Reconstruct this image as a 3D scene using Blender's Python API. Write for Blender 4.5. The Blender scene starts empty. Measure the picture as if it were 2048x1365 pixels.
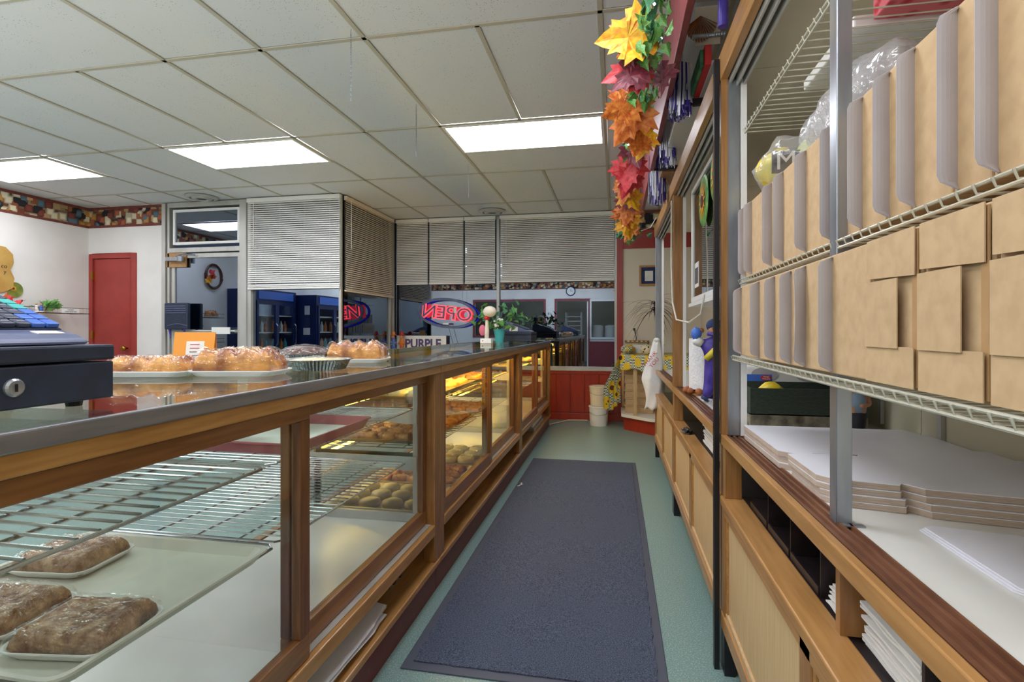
import bpy, bmesh, math, random
from mathutils import Vector, Matrix, noise
rnd = random.Random(7)
PI = math.pi
S = bpy.context.scene
COL = S.collection
# ---------------------------------------------------------------- camera, world, exposure
cd = bpy.data.cameras.new('camera'); cam = bpy.data.objects.new('camera', cd); COL.objects.link(cam)
cam.location = (0, 0, 1.18); cam.rotation_euler = (PI/2, 0, 0.1928)
cd.sensor_width = 36; cd.lens = 1058/2048*36; cd.shift_y = -(682.5-660)/2048; cd.clip_start = 0.05; cd.clip_end = 200
S.camera = cam
S.view_settings.view_transform = 'Standard'; S.view_settings.look = 'None'
S.view_settings.exposure = 0.2; S.view_settings.gamma = 1; S.view_settings.use_curve_mapping = False
w = bpy.data.worlds.new('night'); S.world = w; w.use_nodes = True
w.node_tree.nodes['Background'].inputs[0].default_value = (0.10, 0.14, 0.22, 1); w.node_tree.nodes['Background'].inputs[1].default_value = 0.25
TROFFER = 12.0      # strength of the ceiling light lenses
TUBE = 34.0         # strength of the warm case tubes

# two added fill lights behind the camera, facing up to brighten the ceiling
for i, (x, y, e, sz, tilt) in enumerate(((-1.4, -.8, 75, 1.8, 0), (-4.3, -.3, 70, 1.8, 0))):
    ld = bpy.data.lights.new('ceiling_fill', 'AREA'); ld.energy = e; ld.size = sz; ld.color = (1, .985, .96); lo = bpy.data.objects.new('ceiling_fill', ld); COL.objects.link(lo)
    lo.location = (x, y, 1.24); lo.rotation_euler = (math.pi-math.radians(tilt), 0, 0)

# ---------------------------------------------------------------- materials
def lin(h):
    h = h.lstrip('#'); c = [int(h[i:i+2], 16)/255 for i in (0, 2, 4)]
    return tuple(x/12.92 if x <= .04045 else ((x+.055)/1.055)**2.4 for x in c)+(1,)
def nodes(name):
    m = bpy.data.materials.new(name); m.use_nodes = True; nt = m.node_tree
    return m, nt, nt.nodes, nt.links, nt.nodes['Principled BSDF']
def mat(name, c, c2=None, scale=10, stretch=(1, 1, 1), rough=.5, metal=0, bump=0, bscale=None, lo=.35, hi=.65, detail=3, spec=.5, coat=0, kind='noise', coord='Object', sheen=0):
    m, nt, N, L, P = nodes(name)
    P.inputs['Base Color'].default_value = lin(c); P.inputs['Roughness'].default_value = rough
    P.inputs['Metallic'].default_value = metal; P.inputs['Specular IOR Level'].default_value = spec
    P.inputs['Coat Weight'].default_value = coat; P.inputs['Coat Roughness'].default_value = .15
    m.diffuse_color = lin(c)
    if c2 or bump:
        tc = N.new('ShaderNodeTexCoord'); mp = N.new('ShaderNodeMapping'); mp.inputs['Scale'].default_value = stretch
        L.new(tc.outputs[coord], mp.inputs[0])
    if c2:
        if kind == 'voronoi':
            n = N.new('ShaderNodeTexVoronoi'); n.inputs['Scale'].default_value = scale; out = n.outputs['Distance']
        else:
            n = N.new('ShaderNodeTexNoise'); n.inputs['Scale'].default_value = scale; n.inputs['Detail'].default_value = detail; out = n.outputs['Fac']
        L.new(mp.outputs[0], n.inputs['Vector'])
        r = N.new('ShaderNodeValToRGB'); r.color_ramp.elements[0].position = lo; r.color_ramp.elements[1].position = hi
        r.color_ramp.elements[0].color = lin(c); r.color_ramp.elements[1].color = lin(c2)
        L.new(out, r.inputs[0]); L.new(r.outputs[0], P.inputs['Base Color'])
    if bump:
        b = N.new('ShaderNodeTexNoise'); b.inputs['Scale'].default_value = bscale or scale; b.inputs['Detail'].default_value = 3
        L.new(mp.outputs[0], b.inputs['Vector'])
        bm_ = N.new('ShaderNodeBump'); bm_.inputs['Strength'].default_value = bump; bm_.inputs['Distance'].default_value = .01
        L.new(b.outputs['Fac'], bm_.inputs['Height']); L.new(bm_.outputs[0], P.inputs['Normal'])
    return m
def emis(name, c, s):
    m, nt, N, L, P = nodes(name); P.inputs['Base Color'].default_value = lin(c)
    P.inputs['Emission Color'].default_value = lin(c); P.inputs['Emission Strength'].default_value = s; return m
def glassy(name, tint='#ffffff', base=.04, edge=.9, rtint='#ffffff', rough=.0, bump=0, bscale=20, stretch=(1, 1, 1), milk=0):
    """thin clear sheet: transparent with a mirror-like reflection that grows towards grazing angles"""
    m, nt, N, L, P = nodes(name); N.remove(P); o = N['Material Output']
    t = N.new('ShaderNodeBsdfTransparent'); t.inputs[0].default_value = lin(tint)
    g = N.new('ShaderNodeBsdfGlossy'); g.inputs[0].default_value = lin(rtint); g.inputs['Roughness'].default_value = rough
    f = N.new('ShaderNodeLayerWeight'); f.inputs[0].default_value = .5
    mr = N.new('ShaderNodeMath'); mr.operation = 'POWER'; mr.inputs[1].default_value = 3.5
    ma = N.new('ShaderNodeMath'); ma.operation = 'MULTIPLY_ADD'; ma.inputs[1].default_value = edge-base; ma.inputs[2].default_value = base; ma.use_clamp = True
    L.new(f.outputs['Facing'], mr.inputs[0]); L.new(mr.outputs[0], ma.inputs[0])
    mx = N.new('ShaderNodeMixShader'); L.new(ma.outputs[0], mx.inputs[0]); L.new(t.outputs[0], mx.inputs[1]); L.new(g.outputs[0], mx.inputs[2]); L.new(mx.outputs[0], o.inputs[0])
    if milk:
        d = N.new('ShaderNodeBsdfDiffuse'); d.inputs[0].default_value = lin('#f4f4f6'); m2 = N.new('ShaderNodeMixShader'); m2.inputs[0].default_value = milk
        L.new(mx.outputs[0], m2.inputs[1]); L.new(d.outputs[0], m2.inputs[2]); L.new(m2.outputs[0], o.inputs[0])
    if bump:
        tc = N.new('ShaderNodeTexCoord'); mp = N.new('ShaderNodeMapping'); mp.inputs['Scale'].default_value = stretch
        b = N.new('ShaderNodeTexNoise'); b.inputs['Scale'].default_value = bscale; b.inputs['Detail'].default_value = 2
        bb = N.new('ShaderNodeBump'); bb.inputs['Strength'].default_value = bump; bb.inputs['Distance'].default_value = .02
        L.new(tc.outputs['Object'], mp.inputs[0]); L.new(mp.outputs[0], b.inputs['Vector']); L.new(b.outputs[0], bb.inputs['Height']); L.new(bb.outputs[0], g.inputs['Normal'])
    return m
M = {}
M['tile'] = None
def ceiling_tile_mat():
    m, nt, N, L, P = nodes('ceiling_tile'); P.inputs['Roughness'].default_value = .95
    tc = N.new('ShaderNodeTexCoord'); oi = N.new('ShaderNodeObjectInfo'); ad = N.new('ShaderNodeVectorMath'); ad.operation = 'ADD'
    mul = N.new('ShaderNodeVectorMath'); mul.operation = 'SCALE'; mul.inputs[3].default_value = 1.0
    L.new(oi.outputs['Location'], mul.inputs[0]); L.new(tc.outputs['Object'], ad.inputs[0]); L.new(mul.outputs[0], ad.inputs[1])
    v = N.new('ShaderNodeTexVoronoi'); v.inputs['Scale'].default_value = 75; L.new(ad.outputs[0], v.inputs['Vector'])
    r = N.new('ShaderNodeValToRGB'); r.color_ramp.elements[0].position = .10; r.color_ramp.elements[0].color = lin('#6e685c')
    r.color_ramp.elements[1].position = .2; r.color_ramp.elements[1].color = lin('#d6d6d6'); L.new(v.outputs['Distance'], r.inputs[0])
    n = N.new('ShaderNodeTexNoise'); n.inputs['Scale'].default_value = 9; L.new(ad.outputs[0], n.inputs['Vector'])
    r2 = N.new('ShaderNodeValToRGB'); r2.color_ramp.elements[0].position = .42; r2.color_ramp.elements[1].position = .6
    L.new(n.outputs[0], r2.inputs[0])
    mx = N.new('ShaderNodeMix'); mx.data_type = 'RGBA'; L.new(r2.outputs[0], mx.inputs[0]); mx.inputs[6].default_value = lin('#d6d6d6'); L.new(r.outputs[0], mx.inputs[7])
    L.new(mx.outputs[2], P.inputs['Base Color']); return m
M['tile'] = ceiling_tile_mat()
M['bar'] = mat('grid_bar', '#b9b2a0', rough=.5)
M['wall'] = mat('wall_paint', '#e6e3de', '#ddd9d3', scale=2, rough=.8, bump=.03, bscale=60)
M['cream'] = mat('cream_paint', '#e2d9c6', '#d9cfba', scale=2, rough=.7)
M['red'] = mat('red_paint', '#a63d36', '#9a352f', scale=5, rough=.35, bump=.05, bscale=25)
M['redw'] = mat('red_wainscot', '#a8361f', '#94301f', scale=6, stretch=(3, 3, .6), rough=.3, bump=.05)
M['maroon'] = mat('maroon_paint', '#7d3336', '#8a4044', scale=14, stretch=(6, 1, 1), rough=.5)
M['kick'] = mat('kickboard_maroon', '#6b1f1e', '#8c3a2c', scale=40, stretch=(1, 2, .6), rough=.4, lo=.6, hi=.74)
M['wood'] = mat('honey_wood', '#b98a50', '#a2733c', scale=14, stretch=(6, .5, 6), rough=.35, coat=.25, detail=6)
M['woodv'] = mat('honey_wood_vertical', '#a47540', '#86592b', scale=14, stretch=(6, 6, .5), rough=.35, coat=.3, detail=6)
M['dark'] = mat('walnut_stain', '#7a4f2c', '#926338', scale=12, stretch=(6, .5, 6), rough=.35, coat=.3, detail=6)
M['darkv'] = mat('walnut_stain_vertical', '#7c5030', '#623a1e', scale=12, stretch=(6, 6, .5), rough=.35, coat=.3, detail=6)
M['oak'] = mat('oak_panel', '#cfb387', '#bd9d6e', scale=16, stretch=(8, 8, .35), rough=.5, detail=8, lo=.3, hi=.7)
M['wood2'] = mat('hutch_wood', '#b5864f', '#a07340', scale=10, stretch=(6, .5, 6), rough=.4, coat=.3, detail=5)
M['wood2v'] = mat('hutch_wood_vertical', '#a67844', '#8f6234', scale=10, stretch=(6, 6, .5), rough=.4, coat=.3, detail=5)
M['track'] = mat('brown_track', '#5f3a26', '#7a5038', scale=30, stretch=(1, .3, 1), rough=.3)
M['black'] = mat('black_metal', '#17161a', rough=.35)
M['cub'] = mat('black_cubby', '#1d1719', '#2b2122', scale=30, rough=.4)
M['floor'] = mat('terrazzo_vinyl', '#74938f', '#bccbc6', scale=190, rough=.35, lo=.5, hi=.78, detail=2)
M['carpet'] = mat('mat_pile', '#2e3649', '#6f7a93', scale=260, rough=1, bump=.8, bscale=300, lo=.35, hi=.7)
M['rubber'] = mat('mat_rubber', '#4a4f5e', rough=.6)
M['steel'] = mat('steel', '#a8adb3', '#90959c', scale=20, stretch=(1, 1, .2), rough=.3, metal=.7)
M['alu'] = mat('aluminium_frame', '#c3c2bd', '#b4b2aa', scale=8, stretch=(1, 1, .3), rough=.4, metal=.25)
M['edge'] = mat('brushed_edge', '#8f9299', '#a9acb2', scale=30, stretch=(1, .1, 1), rough=.3, metal=.8)
M['wire'] = mat('chrome_wire', '#b9bcc2', rough=.2, metal=.9)
M['wirew'] = mat('coated_wire', '#c9c6b4', rough=.3, metal=.3)
M['lam'] = mat('white_laminate', '#dcdcd6', '#d0cfc8', scale=3, rough=.25)
M['lamc'] = mat('cream_laminate', '#c9c3a8', rough=.5)
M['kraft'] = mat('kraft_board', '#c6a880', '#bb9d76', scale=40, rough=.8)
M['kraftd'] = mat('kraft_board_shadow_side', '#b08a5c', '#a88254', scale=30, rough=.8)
M['grey'] = mat('grey_board', '#b3aeb0', '#a9a3a6', scale=6, rough=.7)
M['wboard'] = mat('white_board', '#e2e2ea', rough=.35)
M['bedge'] = mat('board_edge', '#c2b2a4', '#a8947f', scale=120, stretch=(.2, .2, 8), rough=.9)
M['paper'] = mat('white_paper', '#e9e8e4', '#dcdad6', scale=8, rough=.7, bump=.15, bscale=12)
M['foam'] = mat('foam_tray', '#eceae8', rough=.45)
M['tray'] = mat('fibreglass_tray', '#dedbcf', '#d0cdc0', scale=6, rough=.3)
M['pink'] = mat('pink_tray', '#b05a6a', '#a34f5f', scale=6, rough=.4)
M['gtray'] = mat('baking_tray', '#b9a877', '#a08a58', scale=10, rough=.35, metal=.4)
M['pan'] = mat('dark_pan', '#34363b', rough=.4, metal=.6)
M['foil'] = mat('aluminium_foil', '#a9adb3', rough=.2, metal=1, bump=.4, bscale=60)
M['bread'] = mat('golden_crust', '#86400c', '#dfa04c', scale=15, rough=.35, bump=.6, bscale=40, lo=.38, hi=.62, detail=6)
M['bread2'] = mat('pale_crust', '#c98f4a', '#ead2a0', scale=26, rough=.4, bump=.5, bscale=30, lo=.35, hi=.7)
M['toffee'] = mat('toffee_bar', '#84522f', '#cfa780', scale=38, rough=.4, bump=1, bscale=70, lo=.36, hi=.64, detail=6)
M['choc'] = mat('chocolate', '#43271c', '#5c382a', scale=30, rough=.4, bump=.5)
M['icing'] = mat('pale_icing', '#ecdfae', '#dcc98c', scale=15, rough=.3, bump=.2)
M['cookie'] = mat('cookie_dough', '#c99a52', '#dcb873', scale=30, rough=.6, bump=.4)
M['film'] = glassy('cling_film', '#ffffff', .06, .30, bump=1.2, bscale=48, stretch=(.35, 1, 1), rough=.03, milk=.0)
M['bag'] = glassy('clear_bag', '#ffffff', .10, .45, bump=.6, bscale=26, rough=.12, milk=.16)
M['cglass'] = glassy('case_glass', '#fafcfb', .03, .5)
M['tglass'] = glassy('top_glass', '#e6efe9', .06, .55)
M['wglass'] = glassy('night_window_glass', '#5f6874', .50, .95, '#b4c3d8')
M['slat'] = mat('blind_slat', '#eeedE8'.lower(), rough=.5)
M['slatb'] = mat('beige_blind_slat', '#e3d8c6', rough=.5)
M['slatc'] = mat('warm_blind_slat', '#f2efe8', rough=.5)
M['reg'] = mat('register_plastic', '#232c3d', '#29344a', scale=30, rough=.45)
M['regl'] = mat('register_cover', '#5f6888', '#525b7a', scale=12, rough=.4)
M['key'] = mat('key_grey', '#3b4156', rough=.4)
M['keyt'] = mat('key_teal', '#35b5b0', rough=.4)
M['keyb'] = mat('key_blue', '#4470c8', rough=.4)
M['white'] = mat('white_plastic', '#e9e8e4', rough=.35)
M['leafd'] = mat('dracaena_leaf', '#2c2226', '#4a3136', scale=20, rough=.5)
M['orange'] = mat('orange_card', '#e89a3c', rough=.7)
M['brass'] = mat('brass', '#b58a3c', rough=.25, metal=1)
M['blue'] = mat('cooler_blue', '#1c2c5c', '#16244d', scale=3, rough=.3)
M['coolin'] = mat('cooler_interior', '#cfe0e6', rough=.5)
M['leafg'] = mat('ivy_green', '#2f7a34', '#7fae58', scale=25, rough=.45)
M['leafg2'] = mat('ivy_dark', '#1f5a3a', '#4d8a5c', scale=25, rough=.45)
M['ly'] = mat('leaf_yellow', '#e6c21c', '#e0851e', scale=9, rough=.5)
M['lo'] = mat('leaf_orange', '#dd8a3a', '#b8501c', scale=9, rough=.5)
M['lr'] = mat('leaf_red', '#b81f2a', '#d8484c', scale=9, rough=.5)
M['lm'] = mat('leaf_maroon', '#5e1f30', '#84323f', scale=9, rough=.5)
M['purple'] = mat('purple', '#3a2a86', '#4a3a9c', scale=20, rough=.4)
M['silver'] = mat('silver_streamer', '#cfd0da', rough=.3)
M['teal'] = mat('teal_pot', '#3fa5ae', rough=.3)
M['ptowel'] = mat('paper_towel', '#eeeeee', '#e2e2e2', scale=90, rough=.9, bump=.6, bscale=90)
M['navy'] = mat('navy_cloth', '#26365f', rough=.8)
M['yellow'] = mat('yellow_packet', '#e3c11c', '#d9cf4a', scale=20, rough=.4)
M['lime'] = mat('lime_cloth', '#c3cc4e', rough=.8)
M['walnut'] = mat('walnut_bead', '#a5622f', '#8a4c22', scale=40, rough=.5)
M['skin'] = mat('figurine_skin', '#c9906c', rough=.6)
M['green_box'] = mat('dark_green_linen', '#2a332b', '#39443a', scale=60, stretch=(1, 1, 8), rough=.8)
M['reds'] = mat('red_card', '#c22a2c', rough=.5)
M['text'] = mat('dark_print', '#2a2a33', rough=.7)
M['textr'] = mat('red_print', '#b0283a', rough=.7)
M['textp'] = mat('purple_print', '#5a4c78', rough=.7)
M['lamp'] = emis('troffer_lens', '#f4f6ff', TROFFER)
M['tube'] = emis('warm_tube', '#ffcb45', TUBE)
M['shelf_fill'] = emis('added_shelf_fill', '#ffcb45', TUBE*.6)
M['keyp'] = mat('key_legend', '#8f94a3', rough=.5)
M['neonr'] = emis('neon_red', '#ff3a44', 2.2)
M['neonb'] = emis('neon_blue', '#3c46ff', .7)
M['spark'] = emis('fairy_bulb', '#dfe9ff', 25)
M['ktube'] = emis('kitchen_tube', '#eef4ff', 14)
M['asph'] = mat('asphalt', '#1b1c20', rough=.9)
# wallpaper border : crockery on dark ground with brick red bands
def border_mat():
    m, nt, N, L, P = nodes('kitchen_border'); P.inputs['Roughness'].default_value = .7
    tc = N.new('ShaderNodeTexCoord'); v = N.new('ShaderNodeTexVoronoi'); v.inputs['Scale'].default_value = 13; v.distance = 'CHEBYCHEV'; L.new(tc.outputs['Object'], v.inputs['Vector'])
    h = N.new('ShaderNodeSeparateColor'); L.new(v.outputs['Color'], h.inputs[0])
    r = N.new('ShaderNodeValToRGB'); r.color_ramp.interpolation = 'CONSTANT'; e = r.color_ramp.elements
    e[0].position = 0; e[0].color = lin('#211b22'); e[1].position = .16; e[1].color = lin('#c9a878')
    for p, c in ((.34, '#a05a3a'), (.5, '#d8cfae'), (.66, '#54707c'), (.76, '#b8863e'), (.88, '#7a3a2c')):
        x = e.new(p); x.color = lin(c)
    L.new(h.outputs[0], r.inputs[0])
    r3 = N.new('ShaderNodeValToRGB'); r3.color_ramp.elements[0].position = .25; r3.color_ramp.elements[0].color = (1, 1, 1, 1); r3.color_ramp.elements[1].position = .6; r3.color_ramp.elements[1].color = lin('#4a2e2a')
    L.new(v.outputs['Distance'], r3.inputs[0]); r3.color_ramp.elements[1].position = .75
    mx = N.new('ShaderNodeMix'); mx.data_type = 'RGBA'; mx.blend_type = 'MULTIPLY'; mx.inputs[0].default_value = 1
    L.new(r.outputs[0], mx.inputs[6]); L.new(r3.outputs[0], mx.inputs[7]); L.new(mx.outputs[2], P.inputs['Base Color']); return m
M['border'] = border_mat()
M['bordered'] = mat('border_red', '#7a3f34', '#6a2f2a', scale=20, rough=.7)
def sunflower_cloth():
    m, nt, N, L, P = nodes('sunflower_cloth'); P.inputs['Roughness'].default_value = .85
    tc = N.new('ShaderNodeTexCoord'); ck = N.new('ShaderNodeTexChecker'); ck.inputs['Scale'].default_value = 62
    ck.inputs[1].default_value = lin('#48667e'); ck.inputs[2].default_value = lin('#e6e2b0'); L.new(tc.outputs['Object'], ck.inputs[0])
    v = N.new('ShaderNodeTexVoronoi'); v.inputs['Scale'].default_value = 8; L.new(tc.outputs['Object'], v.inputs[0])
    r = N.new('ShaderNodeValToRGB'); r.color_ramp.interpolation = 'CONSTANT'; e = r.color_ramp.elements
    e[0].position = 0; e[0].color = lin('#5a3517'); e[1].position = .24; e[1].color = lin('#e8c02c'); L.new(v.outputs['Distance'], r.inputs[0])
    g = N.new('ShaderNodeMath'); g.operation = 'GREATER_THAN'; g.inputs[1].default_value = .50; L.new(v.outputs['Distance'], g.inputs[0])
    mx = N.new('ShaderNodeMix'); mx.data_type = 'RGBA'; L.new(g.outputs[0], mx.inputs[0]); L.new(r.outputs[0], mx.inputs[6]); L.new(ck.outputs[0], mx.inputs[7])
    L.new(mx.outputs[2], P.inputs['Base Color']); return m
M['sun'] = sunflower_cloth()
M['quilt'] = mat('red_patterned_box', '#c2273a', '#e0707c', scale=28, kind='voronoi', rough=.4, lo=.25, hi=.45)
M['cloth_pl'] = mat('lattice_ceramic', '#2b1a14', '#e0cfa6', scale=28, kind='voronoi', rough=.4, lo=.22, hi=.3)
M['rock'] = mat('stone_print', '#8d8672', '#4a4438', scale=25, rough=.8, detail=8)
M['cord'] = mat('white_cord', '#d9d4c6', rough=.5)
M['reddoor'] = M['red']

# ---------------------------------------------------------------- mesh helpers
class MB:
    def __init__(s): s.v = []; s.f = []; s.m = []; s.k = 0
    def add(s, vs, fs):
        b = len(s.v); s.v += [tuple(p) for p in vs]; s.f += [tuple(b+i for i in f) for f in fs]; s.m += [s.k]*len(fs); return s
    def box(s, x0, x1, y0, y1, z0, z1, T=None):
        vs = [Vector((x, y, z)) for z in (z0, z1) for y in (y0, y1) for x in (x0, x1)]
        if T: vs = [T @ v for v in vs]
        return s.add(vs, [(0, 2, 3, 1), (4, 5, 7, 6), (0, 1, 5, 4), (2, 6, 7, 3), (0, 4, 6, 2), (1, 3, 7, 5)])
    def prism(s, pts, z0, z1, T=None):
        n = len(pts); vs = [Vector((x, y, z0)) for x, y in pts]+[Vector((x, y, z1)) for x, y in pts]
        if T: vs = [T @ v for v in vs]
        return s.add(vs, [tuple(range(n-1, -1, -1)), tuple(range(n, 2*n))]+[(i, (i+1) % n, n+(i+1) % n, n+i) for i in range(n)])
    def tube(s, pts, r, n=6, close=False, r2=None):
        pts = [Vector(p) for p in pts]; L = len(pts); rings = []
        for i, p in enumerate(pts):
            a = pts[(i-1) % L] if (i or close) else p; b = pts[(i+1) % L] if (i < L-1 or close) else p
            t = (b-a).normalized(); u = t.cross(Vector((0, 0, 1)));
            if u.length < 1e-3: u = t.cross(Vector((1, 0, 0)))
            u.normalize(); w_ = t.cross(u).normalized(); rr = r if r2 is None else r+(r2-r)*i/(L-1)
            rings.append([p+(u*math.cos(2*PI*k/n)+w_*math.sin(2*PI*k/n))*rr for k in range(n)])
        vs = [v for g in rings for v in g]; fs = []
        for i in range(L if close else L-1):
            j = (i+1) % L
            for k in range(n): fs.append((i*n+k, i*n+(k+1) % n, j*n+(k+1) % n, j*n+k))
        if not close: fs += [tuple(range(n-1, -1, -1)), tuple((L-1)*n+k for k in range(n))]
        return s.add(vs, fs)
    def lathe(s, prof, c=(0, 0, 0), n=24, T=None, flute=0, nf=0):
        vs = []; fs = []
        for r, z in prof:
            for k in range(n):
                a = 2*PI*k/n; q = r*(1+(flute*math.cos(nf*a) if nf else 0))
                v = Vector((q*math.cos(a), q*math.sin(a), z))
                if T: v = T @ v
                vs.append(v+Vector(c))
        for i in range(len(prof)-1):
            for k in range(n): fs.append((i*n+k, i*n+(k+1) % n, (i+1)*n+(k+1) % n, (i+1)*n+k))
        fs += [tuple(range(n-1, -1, -1)), tuple((len(prof)-1)*n+k for k in range(n))]
        return s.add(vs, fs)
    def ball(s, c, r, n=12, m=8, T=None, lump=0, seed=0):
        if not hasattr(r, '__len__'): r = (r, r, r)
        vs = []; fs = []
        for i in range(m+1):
            th = PI*i/m
            for k in range(n):
                a = 2*PI*k/n; d = Vector((math.sin(th)*math.cos(a), math.sin(th)*math.sin(a), -math.cos(th)))
                q = 1+(lump*noise.noise(d*2.2+Vector((seed*3.1, seed, 0))) if lump else 0)
                v = Vector((d.x*r[0]*q, d.y*r[1]*q, d.z*r[2]*q))
                if T: v = T @ v
                vs.append(v+Vector(c))
        for i in range(m):
            for k in range(n): fs.append((i*n+k, i*n+(k+1) % n, (i+1)*n+(k+1) % n, (i+1)*n+k))
        return s.add(vs, fs)
    def sheet(s, fn, nu, nv, th=.001):
        """a cloth-like sheet fn(u,v)->(x,y,z) with thickness along its normal"""
        P_ = [[Vector(fn(i/nu, j/nv)) for j in range(nv+1)] for i in range(nu+1)]
        def nrm(i, j):
            a = P_[min(i+1, nu)][j]-P_[max(i-1, 0)][j]; b = P_[i][min(j+1, nv)]-P_[i][max(j-1, 0)]; return a.cross(b).normalized()
        A = [P_[i][j] for i in range(nu+1) for j in range(nv+1)]; B = [P_[i][j]-nrm(i, j)*th for i in range(nu+1) for j in range(nv+1)]
        k = nv+1; o = len(A); fs = []
        for i in range(nu):
            for j in range(nv):
                q = (i*k+j, (i+1)*k+j, (i+1)*k+j+1, i*k+j+1); fs.append(q); fs.append(tuple(o+x for x in reversed(q)))
        for i in range(nu): fs += [(i*k, o+i*k, o+(i+1)*k, (i+1)*k), ((i+1)*k+nv, o+(i+1)*k+nv, o+i*k+nv, i*k+nv)]
        for j in range(nv): fs += [(j+1, o+j+1, o+j, j), (nu*k+j, o+nu*k+j, o+nu*k+j+1, nu*k+j+1)]
        return s.add(A+B, fs)
    def build(s, name, m, parent=None, smooth=False, bevel=0, at=None):
        off = Vector((0, 0, 0)); loc = None
        if parent:
            r = parent
            while r.parent: r = r.parent
            off = Vector(r.location)
        elif at is not None: off = Vector(at); loc = off
        me = bpy.data.meshes.new(name); me.from_pydata([(v[0]-off[0], v[1]-off[1], v[2]-off[2]) for v in s.v], [], s.f)
        ms = m if isinstance(m, (list, tuple)) else [m]
        for q in ms: me.materials.append(M[q] if isinstance(q, str) else q)
        if len(ms) > 1: me.polygons.foreach_set('material_index', s.m)
        b = bmesh.new(); b.from_mesh(me); bmesh.ops.remove_doubles(b, verts=b.verts, dist=1e-6); bmesh.ops.recalc_face_normals(b, faces=b.faces); b.to_mesh(me); b.free()
        if smooth: me.shade_smooth()
        o = bpy.data.objects.new(name, me); COL.objects.link(o)
        if loc is not None: o.location = loc
        if parent: o.parent = parent
        if bevel:
            bv = o.modifiers.new('bevel', 'BEVEL'); bv.width = bevel; bv.segments = 2; bv.limit_method = 'ANGLE'
        return o
def B(*a, T=None): return MB().box(*a, T=T)
def thing(name, label, cat, loc=(0, 0, 0), group=None, rz=0):
    o = bpy.data.objects.new(name, None); COL.objects.link(o); o.location = loc; o.rotation_euler.z = rz; o.empty_display_size = .05
    return tag(o, label, cat, group)
def tag(o, label, cat, group=None):
    o['label'] = label; o['category'] = cat
    if group: o['group'] = group
    return o
def struct(o): o['kind'] = 'structure'; return o
def kids(o): return [c for c in bpy.data.objects if c.parent == o]
def dup(root, loc, rz=None, label=None, group=None, cache={}):
    if root not in cache: cache[root] = [(c, kids(c)) for c in kids(root)]
    r = root.copy(); COL.objects.link(r); r.location = loc
    if rz is not None: r.rotation_euler.z = rz
    if label: r['label'] = label
    if group: r['group'] = group
    for ch, gs in cache[root]:
        c = ch.copy(); COL.objects.link(c); c.parent = r
        for g in gs:
            d = g.copy(); COL.objects.link(d); d.parent = c
    return r
def inst(src, loc, parent, rot=None, sc=None):
    """another copy of a part, sharing its mesh (loc in the parent's frame)"""
    o = src.copy(); COL.objects.link(o); o.parent = parent; o.location = loc
    if rot is not None: o.rotation_euler = rot
    if sc is not None: o.scale = sc
    return o
def text(s_, size, m, name='lettering', parent=None, T=None, depth=.0015, offset=0, align='CENTER', bold=0):
    c = bpy.data.curves.new(name, 'FONT'); c.body = s_; c.size = size; c.extrude = depth; c.align_x = align; c.align_y = 'CENTER'; c.offset = bold; c.resolution_u = 3
    t = bpy.data.objects.new(name, c); COL.objects.link(t); dg = bpy.context.evaluated_depsgraph_get()
    me = bpy.data.meshes.new_from_object(t.evaluated_get(dg)); bpy.data.objects.remove(t)
    if T: me.transform(T)
    if parent:
        r = parent
        while r.parent: r = r.parent
        me.transform(Matrix.Translation(-Vector(r.location)))
    me.materials.clear(); me.materials.append(M[m]); o = bpy.data.objects.new(name, me); COL.objects.link(o); o.parent = parent; return o
def facing(ax, loc, roll=0):
    """matrix that stands text up so that it is read by someone looking along ax"""
    z = -Vector(ax).normalized(); up = Vector((0, 0, 1)); x = up.cross(z).normalized(); y = z.cross(x)
    return Matrix.Translation(loc) @ Matrix((x, y, z)).transposed().to_4x4() @ Matrix.Rotation(roll, 4, 'Z')
R = math.radians
# ================================================================ room shell
ZC = 2.707
XL, XR, YB, YF, YN, XB = -6.48, 1.05, -2.6, 6.95, 5.49, -3.05
fl = struct(B(XL-.1, XR+.1, YB-3.6, YF+.1, -.06, 0).build('floor', 'floor'))
struct(B(-14, 8, YF+.2, 22, -.16, -.1).build('trim_9', 'asph')); bpy.data.objects['trim_9'].name = 'floor_outside'
ce = struct(B(XL-.1, XR+.1, YB-.1, YF+.1, 2.80, 2.86).build('ceiling', 'wall'))
xs = [-.072+.61*k for k in range(-12, 3)]; ys = [2.572+1.22*j for j in range(-5, 5)]
lights = []
for j in (1, -1, -3):
    for k in (-2, -6, -10): lights.append((xs[12+k], 2.572+1.22*j))
tile0 = B(-.293, .293, -.598, .598, 0, .015).build('ceiling_tile', 'tile', ce, bevel=.002); tile0.location = (0, 0, 3.2); firstt = True
def lit_cell(x, y):
    return any(abs(y-ly) < .01 and lx-.01 < x < lx+1.2 for lx, ly in lights)
for x in xs:
    for y in ys:
        a, b, c, d = max(x+.012, XL), min(x+.598, XR), max(y+.012, YB), min(y+1.208, YF)
        if x < XB-.3 and d > YN: d = YN
        if b-a < .03 or d-c < .03: continue
        if lit_cell(x, y): continue
        full = abs(b-a-.586) < .001 and abs(d-c-1.196) < .001
        if full:
            if firstt: tile0.location = (x+.305, y+.61, 2.713); firstt = False
            else: inst(tile0, (x+.305, y+.61, 2.713), ce)
        else:
            t_ = B(a-(a+b)/2, b-(a+b)/2, c-(c+d)/2, d-(c+d)/2, 0, .015).build('ceiling_tile', 'tile', ce); t_.location = ((a+b)/2, (c+d)/2, 2.713)
for lx, ly in lights:
    t_ = B(-.598, .598, -.293, .293, 0, .015).build('ceiling_tile', 'tile', ce); t_.location = (lx+.61, ly+.61+.305, 2.713)
def gbar(x0, x1, y0, y1):
    B(x0, x1, y0, y1, 2.706, 2.712).build('grid_bar', 'bar', ce)
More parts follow.
